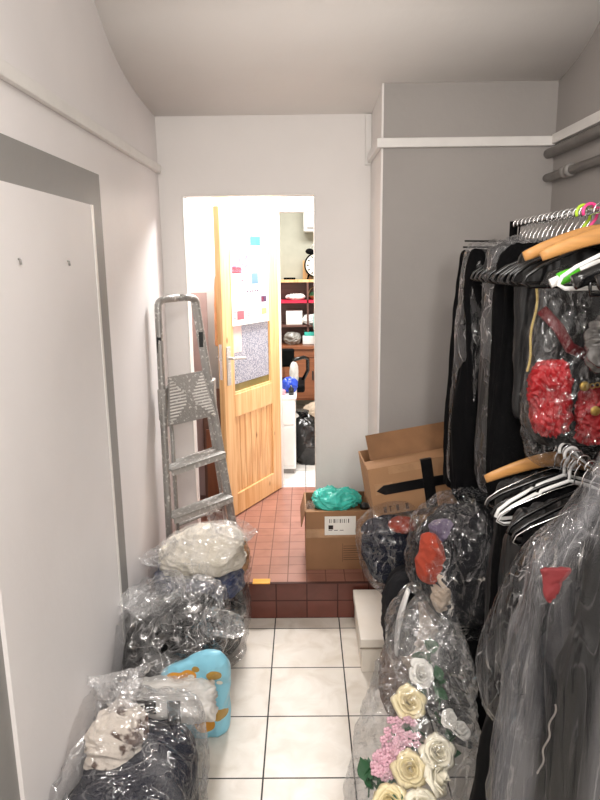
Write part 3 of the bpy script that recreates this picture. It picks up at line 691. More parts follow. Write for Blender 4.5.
# hidden-behind supports, brown carton partly visible
build('cardboard_box', MB().box(.49, 1.0, 2.45, 3.05, .002, .40), M['card2'], label='large brown carton low down behind the white box, under the bags', cat='box', bevel=.004)
build('cardboard_box', MB().box(.40, 1.0, 2.78, 3.08, .402, .70), M['card2'], label='brown carton wedged behind the navy bag, under the taped box', cat='box', bevel=.004)

# ------------------------------------------------------------------ taped upper carton
tb = empty('taped_box', (.45, 2.8, .72), 'tilted cardboard box with a black tape cross, topmost on the pile', 'box')
tm = Matrix.Translation((.305, 2.72, .712)) @ Matrix.Rotation(-.16, 4, 'Y') @ Matrix.Rotation(.05, 4, 'Z')
bw, bh, bd = .46, .22, .30
b = MB().box(0, bw, 0, .006, 0, bh, mx=tm).box(0, bw, bd, bd+.006, 0, bh, mx=tm).box(0, .006, .006, bd, 0, bh, mx=tm).box(bw-.006, bw, .006, bd, 0, bh, mx=tm).box(.006, bw-.006, .006, bd, 0, .006, mx=tm)
build('box_walls', b, M['card'], tb)
build('front_flap', MB().box(0, bw, 0, .085, -.003, .003, mx=tm @ Matrix.Translation((0, 0, bh)) @ Matrix.Rotation(.12, 4, 'X')), M['card'], tb)
build('rear_flap', MB().box(.03, bw, 0, .006, 0, .12, mx=tm @ Matrix.Translation((0, .11, bh+.002)) @ Matrix.Rotation(-.35, 4, 'X')), M['cardin'], tb)
bt_ = MB().box(.06, bw+.002, -.003, -.0005, .095, .140, mx=tm).box(.235, .285, -.004, -.001, 0, bh+.004, mx=tm).box(.235, .285, 0, .03, bh+.002, bh+.005, mx=tm @ Matrix.Rotation(0, 4, 'X'))
bt_.add([tm @ V(p) for p in ((.06, -.003, .095), (.06, -.003, .14), (.025, -.004, .118), (.06, -.0005, .095), (.06, -.0005, .14))], [(0, 1, 2), (3, 4, 2), (0, 3, 2), (1, 4, 2)])
build('black_tape', bt_, M['btape'], tb)
build('clear_tape', MB().box(.09, .42, -.002, -.0003, bh-.035, bh, mx=tm).box(.02, .10, -.002, -.0003, .10, .15, mx=tm), M['tape'], tb)
for k in range(4):
    x0 = .045+.028*k+(.015 if k == 3 else 0); ic = MB()
    if k != 1: ic.box(x0, x0+.013, -.001, 0, .012, .04, mx=tm)
    else: ic.box(x0, x0+.004, -.001, 0, .012, .034, mx=tm).box(x0-.003, x0+.008, -.001, 0, .034, .04, mx=tm)
    build('printed_symbol', ic, M['inkbr'], tb)

# ------------------------------------------------------------------ bags: helper
def bunch(b, c, r, h, tilt, m, seed):
    mb = loft([(0, 0, -.03, r*.5, r*.35), (0, 0, 0, r*.42, r*.3), (0, 0, h*.35, r*.7, r*.4), (0, 0, h*.7, r*1.0, r*.5), (0, 0, h, r*1.15, r*.45)], 110, 46, 2.2, closed=False)
    mb.xf(Matrix.Translation(c) @ Matrix.Rotation(tilt[0], 4, 'X') @ Matrix.Rotation(tilt[1], 4, 'Y'))
    build('bunched_opening', mb, m, b, smooth=True, disp=crumple(.014, 22, seed, None, WL))
def bag(name, label, rings, m, seed, amp=.016, s_=9, floor=None, wall=None, res=110, group=None, pw=2.4):
    return build(name, loft(rings, res+40, res, pw), m, smooth=True, label=label, cat='bag', group=group, disp=crumple(amp, s_, seed, floor, wall))
WL = XL+.006
def fill(name, label, cat, rings, m, seed, z0, z1, off=.022, amp=.014, f=9, wall=None, floor=None, pw=2.4):
    r = []; n = 11
    rs = sorted(rings, key=lambda q: q[2])
    for k in range(n):
        t = k/(n-1); z = z0+(z1-z0)*t
        i = max(q for q in range(len(rs)-1) if rs[q][2] <= z or q == 0); a, b = rs[i], rs[i+1]; w = min(1, max(0, (z-a[2])/(b[2]-a[2])))
        cx, cy, _, rx_, ry_ = [a[q]+(b[q]-a[q])*w for q in range(5)]
        e = (1-abs(2*t-1)**5)**.5 if k not in (0, n-1) else .12
        r.append((cx, cy, z, max(.01, (rx_-off)*e), max(.01, (ry_-off)*e)))
    return build(name, loft(r, 130, 110, pw), m, smooth=True, label=label, cat=cat, disp=bound(fold(amp, f, f, seed, .5), floor, wall))
# front-left bag
b1 = [(-.545, 1.64, .003, .13, .36), (-.545, 1.64, .03, .185, .41), (-.545, 1.64, .16, .20, .42), (-.55, 1.67, .27, .20, .38), (-.56, 1.74, .345, .19, .29), (-.575, 1.80, .385, .165, .20), (-.595, 1.85, .415, .12, .10), (-.60, 1.86, .43, .07, .05)]
B1 = bag('clear_bag', 'large clear bag of dark clothes, nearest on the left floor', b1, P_BAG, 1, .022, 7, .002, WL, 170, pw=3.8)
fill('navy_jumper', 'dark navy jumper filling the nearest clear bag', 'jumper', b1, M['navy'], 11, .012, .30, .022, .016, 6, WL+.01, .006, 3.4)
cloth('patterned_cloth', 'white cloth with brown print, at the back of the nearest bag by the wall', 'cloth', (-.635, 1.86, .30), (.09, .12, .075), M['creamblot'], 12, .018, 12, 12, wall=WL+.02)
cloth('pink_cloth', 'small pink cloth at the bottom of the nearest clear bag', 'cloth', (-.44, 1.44, .07), (.07, .05, .06), M['pinkcl'], 14, .008, 14, 14, floor=.008, res=40)
# packaging between front & middle
pk = empty('plastic_packet', (-.45, 2.1, .2), 'white packet with black print lying between the two front left bags', 'packet')
pmx = Matrix.Translation((-.62, 2.07, .275)) @ Matrix.Rotation(.0, 4, 'Z') @ Matrix.Rotation(-.45, 4, 'X')
pkm = loft([(.175, 0, -.02, .02, .01), (.175, 0, -.015, .16, .03), (.175, .0, .03, .17, .05), (.175, .03, .07, .165, .05), (.175, .05, .095, .15, .03), (.175, .05, .10, .02, .01)], 90, 50, 5)
pkm.xf(Matrix.Translation((-.68, 2.06, .235)) @ Matrix.Rotation(-.1, 4, 'X'))
build('packet_body', pkm, M['pkg'], pk, smooth=True, disp=fold(.012, 14, 14, 44))
bl_ = MB()
PK = Matrix.Translation((-.68, 2.06, .235)) @ Matrix.Rotation(-.1, 4, 'X')
bl_.box(.01, .15, -.078, -.074, .045, .095, 0, mx=PK).box(.19, .235, -.078, -.07, -.01, .09, 0, mx=PK)
for k, (a, h_) in enumerate(((0, .03), (.028, .03), (.05, .03), (.062, .03), (.08, .03))):
    bl_.box(.025+a, .031+a, -.0795, -.078, .055, .055+h_, 1, mx=PK)
    if k in (0, 1, 4): bl_.box(.025+a, .043+a, -.0795, -.078, .055, .061, 1, mx=PK)
    if k in (0, 3): bl_.box(.025+a, .043+a, -.0795, -.078, .079, .085, 1, mx=PK)
build('printed_marks', bl_, [M['btape'], M['paper']], pk, label='black print with white lettering')
# middle-left bag
b2 = [(-.625, 2.36, .003, .09, .22), (-.62, 2.36, .03, .125, .28), (-.605, 2.37, .2, .15, .29), (-.56, 2.38, .32, .19, .27), (-.525, 2.38, .42, .205, .22), (-.495, 2.38, .50, .19, .16), (-.475, 2.40, .55, .15, .10), (-.46, 2.41, .575, .08, .05)]
B2 = bag('clear_bag', 'tall crumpled clear bag of black clothes, middle one on the left', b2, P_BAG2, 2, .025, 8, .002, WL, 170, pw=3.4)
fill('black_coat', 'black folded coats filling the middle left bag', 'coat', b2, M['blackcl'], 15, .012, .52, .034, .017, 8, WL+.01, .006, 3)
# tote
tt = empty('printed_bag', (-.42, 2.2, 0), 'pale blue bag with ochre flower print in front of the middle left bag', 'bag')
tr = loft([(-.45, 2.27, .003, .09, .04), (-.45, 2.26, .02, .13, .05), (-.45, 2.24, .14, .14, .055), (-.44, 2.21, .25, .14, .05), (-.42, 2.17, .33, .125, .04), (-.38, 2.14, .39, .08, .025), (-.35, 2.13, .43, .03, .01)], 120, 110, 2.6)
def totemat():
    m, nt = nodes('pale_blue_print'); out = N(nt, 'ShaderNodeOutputMaterial'); p = N(nt, 'ShaderNodeBsdfPrincipled'); p.inputs['Roughness'].default_value = .35
    tc = N(nt, 'ShaderNodeTexCoord'); last = None
    base = N(nt, 'ShaderNodeRGB'); base.outputs[0].default_value = srgb(140, 206, 228); last = base.outputs[0]
    for (cx, cz, r, c) in ((-.05, .29, .07, (224, 156, 52)), (-.12, .27, .055, (224, 156, 52)), (.01, .26, .05, (224, 156, 52)), (-.02, .34, .03, (224, 156, 52)), (-.07, .20, .05, (224, 156, 52)), (-.08, .27, .032, (120, 80, 40)), (.075, .34, .028, (178, 140, 60)), (.01, .37, .014, (178, 140, 60)), (.08, .12, .03, (178, 140, 60)), (.02, .08, .04, (224, 156, 52)), (.055, .25, .016, (244, 240, 226)), (-.01, .335, .012, (244, 240, 226)), (.09, .29, .012, (244, 240, 226))):
        d = N(nt, 'ShaderNodeVectorMath', operation='MULTIPLY'); d.inputs[1].default_value = (1, 0, 1); ln(nt, tc, 'Object', d, 0)
        e = N(nt, 'ShaderNodeVectorMath', operation='DISTANCE'); ln(nt, d, 'Vector', e, 0); e.inputs[1].default_value = (cx, 0, cz)
        l = N(nt, 'ShaderNodeMath', operation='LESS_THAN'); ln(nt, e, 'Value', l, 0); l.inputs[1].default_value = r
        mx_ = N(nt, 'ShaderNodeMix', data_type='RGBA'); nt.links.new(l.outputs[0], mx_.inputs[0]); nt.links.new(last, mx_.inputs[6]); mx_.inputs[7].default_value = srgb(*c); last = mx_.outputs[2]
    nt.links.new(last, p.inputs['Base Color']); ln(nt, p, 'BSDF', out, 'Surface'); return m
build('bag_body', tr, totemat(), tt, smooth=True, disp=bound(fold(.008, 12, 5, 17), .003))
# back-left bag
b3 = [(-.50, 2.80, .003, .15, .14), (-.50, 2.80, .03, .205, .19), (-.50, 2.80, .25, .22, .20), (-.495, 2.79, .45, .22, .195), (-.47, 2.77, .56, .19, .17), (-.44, 2.76, .62, .14, .12), (-.42, 2.76, .66, .07, .06), (-.42, 2.76, .67, .02, .02)]
B3 = bag('clear_bag', 'bulging clear bag with cream fleece on top, farthest on the left', b3, P_BAG, 3, .020, 7, .002, WL, 150)
fill('black_garment', 'black and brown clothes filling the base of the farthest left bag', 'garment', b3, M['charcoal'], 25, .012, .34, .02, .016, 8, WL+.01, .006)
fill('navy_garment', 'bright navy garment below the cream fleece', 'garment', b3, M['navy2'], 19, .33, .46, .02, .014, 9, WL+.01)
fill('cream_fleece', 'cream fleece blanket at the top of the farthest left bag', 'blanket', b3, M['cream'], 18, .45, .645, .008, .016, 9, WL+.01)
cloth('tan_garment', 'tan cloth at the right edge of the farthest left bag', 'garment', (-.33, 2.86, .47), (.05, .10, .09), M['tan'], 20, .012, 12, 12, res=44)
bunch(B1, (-.62, 1.90, .41), .10, .09, (-.5, -.2), P_BAG2, 81)
bunch(B2, (-.56, 2.36, .50), .13, .11, (.5, -.5), P_BAG2, 82)
bunch(B2, (-.38, 2.28, .44), .09, .09, (.7, .9), P_BAG2, 83)
bunch(B3, (-.37, 2.74, .60), .10, .10, (-.1, .45), P_BAG, 84)
bunch(B3, (-.62, 2.70, .52), .10, .08, (.2, -.6), P_BAG2, 85)
build('orange_strip', MB().box(-.28, -.19, 3.08, 3.13, .201, .208), M['yellow'], label='small orange strip lying on the edge of the step', cat='strip', bevel=.002)

# ------------------------------------------------------------------ right pile bags
b4 = [(.375, 2.66, .43, .06, .07), (.375, 2.65, .46, .10, .12), (.365, 2.65, .57, .135, .15), (.36, 2.65, .68, .135, .15), (.375, 2.65, .75, .105, .12), (.39, 2.66, .775, .05, .06)]
bag('clear_bag', 'clear bag of navy clothes under the taped cardboard box', b4, P_BAG, 4, .015, 9, None, None, 130)
fill('navy_clothes', 'dark navy clothes in the bag under the taped box', 'clothes', b4, M['navy'], 26, .44, .73, .02, .014, 9)
cloth('orange_cloth', 'orange cloth showing at the top of the navy clothes bag', 'cloth', (.41, 2.60, .725), (.055, .06, .02), M['redor'], 27, .008, 16, 16, res=40)
b5 = [(.58, 2.2, .50, .06, .08), (.585, 2.2, .54, .13, .14), (.575, 2.2, .66, .185, .175), (.57, 2.2, .80, .19, .175), (.575, 2.21, .91, .17, .155), (.60, 2.22, .98, .11, .11), (.61, 2.22, 1.01, .05, .05)]
bag('clear_bag', 'big clear bag of black clothes under the hanging trousers', b5, P_COVB, 5, .017, 8, None, None, 150)
fill('black_clothes', 'black folded clothes in the big bag under the hanging trousers', 'clothes', b5, M['charcoal'], 28, .51, .965, .022, .018, 7)
cloth('red_orange_cloth', 'red orange cloth at the left edge of the big black bag', 'cloth', (.435, 2.105, .81), (.036, .032, .08), M['redor'], 29, .014, 14, 8, res=60)
cloth('beige_cloth', 'beige strip of cloth low in the big black bag', 'cloth', (.475, 2.085, .69), (.03, .03, .08), M['beige'], 30, .012, 16, 10, res=44)
cloth('lilac_cloth', 'lilac cloth at the upper left of the big black bag', 'cloth', (.475, 2.13, .90), (.045, .035, .035), M['lilac'], 34, .008, 16, 10, res=40)
cloth('black_clothes', 'heap of black clothes on the floor carrying the big clear bag', 'clothes', (.68, 2.22, .28), (.24, .19, .27), M['blackcl'], 68, .02, 7, 7, floor=.003, pw=3)
bag('clear_bag', 'small clear bag of beige cloth between the navy bag and the flowers', [(.43, 2.22, .25, .05, .05), (.43, 2.22, .30, .10, .09), (.42, 2.22, .42, .115, .10), (.41, 2.22, .53, .095, .085), (.42, 2.23, .60, .05, .04), (.42, 2.23, .62, .02, .02)], P_FLW, 6, .018, 12, None, None, 90)
cloth('beige_garment', 'beige garment in the small clear bag above the flowers', 'garment', (.435, 2.24, .42), (.08, .07, .13), M['beige'], 35, .014, 12, 12, res=50)
cloth('black_garment', 'black garment draped down between the white box and the beige bag', 'garment', (.40, 2.42, .42), (.08, .10, .19), M['charcoal'], 36, .014, 12, 7, res=50)
cloth('brown_cloth', 'brown grey cloth on the floor behind the flower bag', 'cloth', (.40, 2.35, .17), (.10, .12, .17), M['brown'], 37, .014, 12, 8, res=50, floor=.004)
# shoe standing on its heel: dark upper, white sole
sn = empty('canvas_shoe', (.35, 2.26, .42), 'dark shoe with a white sole standing upright in the pile', 'shoe')
sm_ = Matrix.Translation((.335, 2.20, .38)) @ Matrix.Rotation(.15, 4, 'Y')
so = MB(); pts = []
for k in range(13):
    t = k/12; pts.append(sm_ @ V((-.012*math.sin(PI*t), -.0, .26*t)))
build('sole', MB().tube(pts, .03, 14, sx=.28, sy=1, up=(1, 0, 0), rs=[.018+.014*math.sin(PI*min(1, .15+k/12*.8)) for k in range(13)]), M['wirew'], sn, smooth=True)
up_ = loft([(.02, 0, .0, .012, .01), (.025, 0, .01, .028, .026), (.035, 0, .06, .04, .032), (.03, 0, .14, .032, .036), (.02, 0, .22, .022, .032), (.012, 0, .255, .006, .01)], 40, 36); up_.xf(sm_)
build('upper', up_, M['blackcl'], sn, smooth=True)
build('logo_tab', MB().box(.04, .056, -.034, -.031, .10, .118, mx=sm_), M['wirew'], sn)

# ------------------------------------------------------------------ flower bag
fbr = [(.33, 1.74, .003, .13, .13), (.325, 1.75, .03, .175, .18), (.335, 1.78, .16, .19, .185), (.35, 1.83, .28, .18, .165), (.37, 1.89, .38, .165, .135), (.395, 1.97, .48, .135, .10), (.42, 2.05, .57, .085, .06), (.435, 2.09, .63, .055, .035), (.44, 2.10, .65, .04, .02)]
bag('flower_bag', 'clear crumpled bag full of artificial flowers on the floor at right', fbr, P_FLW, 7, .020, 7, .002, None, 150)
def rose_parts(r=.045, layers=4, seed=0, flat=1.0):
    rnd = random.Random(seed); mb = MB()
    for L in range(layers):
        f_ = L/(layers-1); k = 3+(L > 0)+(L > 2); R_ = r*(.28+.72*f_)
        for i in range(k):
            a0 = 2*PI*i/k+L*1.1+rnd.uniform(-.35, .35); wd = 2*PI/k*.72; Rp = R_*rnd.uniform(.86, 1.12); hp = r*rnd.uniform(.95, 1.2)*(1.15-.5*f_); sd_ = rnd.uniform(0, 50)
            vs = []
            for u in range(9):
                for w_ in range(8):
                    s1 = (u/8-.5)*2; t = w_/7
                    a = a0+s1*wd*math.sin(PI*(.12+.62*t))
                    nz_ = noise.noise(V((s1*1.6+sd_, t*1.5, L)))
                    curl = max(0, t-.6)/.4
                    rr = Rp*(.16+.84*math.sin(min(1, t*1.1)*PI/2)**.9)*(1+.22*nz_*t)+r*.22*curl**2*f_*flat
                    z = hp*(t**.9)*(1-.30*s1*s1*t)-r*.42*curl**2*f_*flat+.10*r*nz_*t
                    vs.append((rr*math.cos(a), rr*math.sin(a), z))
            mb.add(vs, [(u*8+w_, (u+1)*8+w_, (u+1)*8+w_+1, u*8+w_+1) for u in range(8) for w_ in range(7)])
    return mb
def leafmb(L=.07, wd=.028, bend=.02):
    mb = MB(); vs = []
    for i in range(9):
        t = i/8; w_ = wd*math.sin(PI*t**.8)*.5+.0008
        for j in (-1, -.5, 0, .5, 1): vs.append((j*w_, L*t, -bend*t*t+abs(j)*.15*w_))
    return mb.add(vs, [(i*5+j, i*5+j+1, i*5+j+6, i*5+j+5) for i in range(8) for j in range(4)])
def flower(name, label, cat, loc, rot, head, hm, group=None, leaves=2, sd=0, stem=.12):
    r = empty(name, loc, label, cat, group)
    e = bpy.data.objects.new('flower_head', None)
    mx = Matrix.Rotation(rot[2], 4, 'Z') @ Matrix.Rotation(rot[0], 4, 'X') @ Matrix.Rotation(rot[1], 4, 'Y')
    L_ = V(loc)
    hb = MB(); hb.v = list(head.v); hb.f = list(head.f); hb.m = list(head.m); hb.xf(Matrix.Translation(L_) @ mx)
    h = build('flower_head', hb, hm, r, smooth=True)
    so_ = h.modifiers.new('solid', 'SOLIDIFY'); so_.thickness = .001
    build('stem', MB().tube([L_, L_+mx @ V((0, 0, -stem*.5))*1, L_+mx @ V((.02, .02, -stem))], .003, 6), M['leaf'], r)
    rnd = random.Random(sd)
    for k in range(leaves):
        lm = leafmb(.055+.02*rnd.random(), .03); lm.xf(Matrix.Translation(L_) @ mx @ Matrix.Translation((0, 0, -.012)) @ Matrix.Rotation(rnd.uniform(0, 6.28), 4, 'Z') @ Matrix.Translation((0, .02, 0)) @ Matrix.Rotation(rnd.uniform(-.5, .2), 4, 'X'))
        build('leaf', lm, M['leaf'], r, smooth=True)
    return r
R4 = rose_parts(.045, 4, 1); R5 = rose_parts(.048, 5, 2); RC = rose_parts(.04, 6, 3, .6); RB_ = rose_parts(.03, 3, 4, .2)
tilt = lambda a=.9, b=0, c=0: (a, b, c)
flower('artificial_rose', 'white frilled bloom near the top of the flower bag', 'flower', (.375, 1.93, .475), tilt(.7, 0, .2), RC, M['petalw'], 'artificial flowers in the clear bag', 3, 1)
flower('artificial_rose', 'pale cream round bloom just below the topmost white one', 'flower', (.325, 1.86, .425), tilt(.8, .1, 0), R4, M['petaly'], 'artificial flowers in the clear bag', 2, 2)
flower('artificial_rose', 'small bright white carnation at the right of the flower bag', 'flower', (.445, 1.82, .395), tilt(.9, .3, 0), rose_parts(.026, 6, 6, .3), M['petalw'], 'artificial flowers in the clear bag', 1, 3)
flower('artificial_rose', 'closed white bud at the right edge of the flower bag', 'flower', (.475, 1.80, .36), tilt(.3, .4, 0), RB_, M['petalw'], 'artificial flowers in the clear bag', 1, 4)
flower('artificial_rose', 'ivory rose in the middle right, above two larger roses', 'flower', (.395, 1.74, .34), tilt(.9, .1, 0), R4, M['petal'], 'artificial flowers in the clear bag', 1, 5)
flower('artificial_rose', 'large ivory rose, second lowest of the cream roses', 'flower', (.37, 1.685, .29), tilt(1.0, .2, 1), R5, M['petal'], 'artificial flowers in the clear bag', 1, 6)
flower('artificial_rose', 'large open ivory rose at the bottom of the picture', 'flower', (.32, 1.63, .245), tilt(1.0, 0, .4), R5, M['petal'], 'artificial flowers in the clear bag', 1, 7)
flower('artificial_rose', 'pale yellow rose beside and left of the lowest ivory rose', 'flower', (.245, 1.66, .235), tilt(.9, -.2, 0), R5, M['petaly'], 'artificial flowers in the clear bag', 2, 8)
flower('artificial_rose', 'pale yellow rose below the pink blossom', 'flower', (.31, 1.72, .30), tilt(.9, -.1, 0), R4, M['petaly'], 'artificial flowers in the clear bag', 2, 9)
# pink blossom
pbm = MB(); rnd = random.Random(9)
for k in range(95):
    t = rnd.random(); a = rnd.uniform(0, 2*PI); rr = .052*(1-.35*t)*math.sqrt(rnd.random())
    c = V((.30, 1.815, .37)).lerp(V((.225, 1.735, .285)), t)+V((rr*math.cos(a)*1.2, rr*.5*math.sin(a)-.02, rr*math.sin(a)))
    for q in range(5):
        b = q*2*PI/5; pbm.sph((c.x+.008*math.cos(b), c.y, c.z+.008*math.sin(b)), .0062, 4)
pb = empty('pink_blossom', (.26, 1.78, .3), 'cluster of pink blossom in the middle of the flower bag', 'flower', 'artificial flowers in the clear bag')
build('flower_head', pbm, M['petalp'], pb, smooth=True); build('stem', MB().tube([(.28, 1.83, .34), (.30, 1.86, .2)], .004, 6), M['leaf'], pb)
# sprigs
def sprig(label, c, n, seed, spread=.06, up=(0, 0, 1), big=1):
    rnd = random.Random(seed); r = empty('leaf_sprig', c, label, 'foliage', 'green sprigs in the flower bag')
    build('stem', MB().tube([V(c)-V((0, -.02, .1)), V(c)+V((0, 0, .03))], .003, 6), M['leaf'], r)
    for k in range(n):
        lm = leafmb(.06*big*(.7+.5*rnd.random()), .032*big, .015)
        lm.xf(Matrix.Translation(V(c)+V((rnd.uniform(-.3, .3)*spread, rnd.uniform(-.5, 0)*spread, rnd.uniform(-.5, .5)*spread))) @ Matrix.Rotation(rnd.uniform(0, 6.28), 4, 'Y') @ Matrix.Rotation(rnd.uniform(.2, 1.2), 4, 'X'))
        build('leaf', lm, M['leaf'], r, smooth=True)
sprig('dark green leafy sprig at the lower left of the flower bag', (.19, 1.74, .26), 10, 1)
sprig('green leaves beside the topmost white bloom', (.44, 1.90, .45), 8, 2)
sprig('single long green leaf near the bag top', (.42, 1.99, .53), 3, 3, .03, big=1.4)
sprig('dark leaves at the heart of the bag between pink and ivory blooms', (.36, 1.83, .30), 10, 4, .09)
sprig('green leaves low down under the pale yellow rose', (.24, 1.74, .16), 10, 5, .09)

# ------------------------------------------------------------------ clothes rack and hangers
RX, RZ, RX2, RZ2 = .80, 1.955, .76, 1.285
rk = empty('garment_rack', (.8, 1.6, 0), 'double clothes rack along the grey right wall carrying all hangers', 'clothes rack')
build('rail', MB().tube([(RX, .5, RZ), (RX, 2.56, RZ)], .0125, 14), M['chrome'], rk, smooth=True, label='upper chrome rail')
build('rail', MB().tube([(RX2, .5, RZ2), (RX2, 1.98, RZ2)], .0125, 14), M['chrome'], rk, smooth=True, label='lower chrome rail')
for y in (.5, 2.56):
    build('post', MB().tube([(RX+.0, y, .03), (RX+.0, y, RZ+.012)], .015, 12), M['blackmat'], rk, smooth=True)
    build('foot', MB().tube([(RX-.2, y, .02), (RX+.2, y, .02)], .018, 10), M['blackmat'], rk, smooth=True)
build('post', MB().tube([(RX2, 1.98, .03), (RX2, 1.98, RZ2)], .0125, 12), M['blackmat'], rk, smooth=True)
build('foot', MB().tube([(RX-.2, 1.98, .02), (RX+.15, 1.98, .02)], .015, 10), M['blackmat'], rk, smooth=True)

def hook_pts(r=.019, stem=.075):
    p = [(r*math.cos(a), 0, r*math.sin(a)) for a in np.linspace(-.5, PI*1.0, 12)]
    p = [(-x, y, z-r+.0165) for x, y, z in p][:]
    # open end on the left side, then down the right to a centred stem
    x, y, z = p[-1]
    return p+[(x-.003, 0, z-.02), (0.004, 0, z-.038), (0, 0, z-.05), (0, 0, -stem-.01)]
def make_hanger(style, label, group=None, name=None):
    nm = name or {'wood': 'wooden_hanger', 'black': 'black_hanger', 'white': 'white_hanger', 'wire': 'wire_hanger', 'gloss': 'glossy_hanger'}.get(style, 'plastic_hanger')
    r = empty(nm, (0, 0, 0), label, 'hanger', group); zz = -.05 if style == 'wood' else -.083
    hm = {'white': 'wirew', 'lime': 'lime', 'pink': 'pink', 'green': 'chrome'}.get(style, 'chrome')
    thick = .0045 if style in ('white', 'lime', 'pink') else .0022
    build('hook', MB().tube(hook_pts(.021 if thick > .003 else .019), thick, 8), M[hm], r, smooth=True)
    w_ = .205; zc = zz
    if style in ('wood', 'gloss', 'green'):
        pts = []; rs = []
        for k in range(21):
            t = -1+2*k/20; pts.append((w_*t, .012*t*t-.004, zc-.012-.06*abs(t)**1.5)); rs.append(.013+.011*(1-abs(t))**.7)
        if style != 'wood': rs = [(.019 if style == 'gloss' else .012)+.006*(1-abs(-1+2*k/20)) for k in range(21)]
        b_ = MB().tube(pts, .02, 12, sx=1, sy=.42 if style == 'wood' else .7, up=(0, 0, 1), rs=rs)
        build('shoulder_bar', b_, M[{'wood': 'hwood', 'gloss': 'blackpl', 'green': 'wirew'}[style]], r, smooth=True)
        if style == 'green': build('green_grip', MB().tube([(-.185, .006, zc-.062), (-.16, .004, zc-.052), (-.135, .002, zc-.046)], .0165, 12, sx=1, sy=.8, up=(0, 0, 1)), M['green'], r, smooth=True)
        if style == 'gloss': build('trouser_bar', MB().tube([(-.17, 0, zc-.06), (-.165, 0, zc-.10), (.165, 0, zc-.10), (.17, 0, zc-.06)], .006, 8), M['blackpl'], r, smooth=True)
    else:
        m_ = {'black': 'blackpl', 'white': 'wirew', 'wire': 'chrome', 'lime': 'blackpl', 'pink': 'blackpl', 'silverblack': 'blackmat'}[style]
        rr = {'wire': .0018}.get(style, .0055)
        pts = [(0, 0, zc), (-.06, 0, zc-.018), (-.17, 0, zc-.066), (-w_, 0, zc-.09), (-w_-.008, 0, zc-.108), (-w_+.01, 0, zc-.118), (0, 0, zc-.118), (w_-.01, 0, zc-.118), (w_+.008, 0, zc-.108), (w_, 0, zc-.09), (.17, 0, zc-.066), (.06, 0, zc-.018)]
        if style == 'white':
            pts = pts[:2]+[(-.085, 0, zc-.026), (-.09, 0, zc-.036), (-.10, 0, zc-.033)]+pts[2:]
        build('frame', MB().tube(pts, rr, 8, closed=True), M[m_], r, smooth=True)
    return r
hang_no = {}
def hang(proto, x, y, z, rz, label, group=None):
    if proto.get('used'): o = clone(proto, (x, y, z), rz)
    else:
        o = proto; o.location = (x, y, z); o.rotation_euler = (0, 0, rz)
        proto['used'] = 1
    o['label'] = label
    if group: o['group'] = group
    return o
pBlack = make_hanger('black', 'x'); pWood = make_hanger('wood', 'x'); pWhite = make_hanger('white', 'x'); pGloss = make_hanger('gloss', 'x')
pWire = make_hanger('wire', 'x')
rnd = random.Random(5)
gB = 'chrome-hooked black hangers at the far end of the upper rail'
for k in range(15):
    y = 2.50-.042*k
    hang(pBlack, RX, y, RZ, rnd.uniform(-.12, .12), 'black hanger with chrome hook packed at the far half of the upper rail', gB)
hang(pWood, RX, 1.82, RZ+.0, .12, 'farther of the two light wooden hangers on the upper rail')
hang(pWood, RX+.02, 1.74, RZ+.0, .1, 'nearer of the two light wooden hangers, above the black glossy one')
hang(pBlack, RX, 1.78, RZ-.0, .05, 'black tubular hanger between the two wooden hangers')
hang(make_hanger('lime', 'x', name='lime_hanger'), RX, 1.93, RZ+.004, .1, 'hanger with a lime green hook on the upper rail')
hang(make_hanger('pink', 'x', name='pink_hanger'), RX, 1.885, RZ+.004, .1, 'hanger with a hot pink hook at the right frame edge')
hang(make_hanger('green', 'x', name='gripped_hanger'), RX+.03, 1.69, RZ-.035, .1, 'white hanger with a bright green grip, just below the wooden hangers')
hang(pWhite, RX+.04, 1.655, RZ, .1, 'white tubular hanger near the green one on the upper rail')
hang(pGloss, RX+.05, 1.60, RZ-.03, .12, 'thick glossy black hanger nearest on the upper rail')
hang(pGloss, RX+.07, 1.50, RZ-.03, .05, 'second glossy black hanger, at the right frame edge')
# lower rail
gL = 'black hangers crowded on the lower rail'
hang(pWood, RX2, 1.93, RZ2, .10, 'light wooden hanger on the lower rail, behind the white ones')
for k in range(8):
    hang(pBlack if k % 3 else pWire, RX2, 1.905-.05*k, RZ2, rnd.uniform(-.05, .2), 'black hanger crowded on the lower rail' if k % 3 else 'thin wire hanger among the black ones on the lower rail', gL if k % 3 else 'wire hangers on the lower rail')
hang(pWhite, RX2, 1.83, RZ2+.002, .22, 'upper white plastic hanger on the lower rail')
hang(pWhite, RX2, 1.79, RZ2-.002, .16, 'lower white plastic hanger on the lower rail, with its arm below the other')
# two thin black rods sticking out at far left of upper rail
build('clip_hanger', MB().tube([(.60, 2.49, 1.895), (.96, 2.52, 1.89)], .003, 6).tube([(.585, 2.45, 1.872), (.96, 2.47, 1.868)], .003, 6).tube([(.8, 2.48, 1.97), (.8, 2.5, 1.89), (.8, 2.46, 1.87)], .003, 6), M['blackmat'], label='thin black double-rod hanger poking out at the far left', cat='hanger')

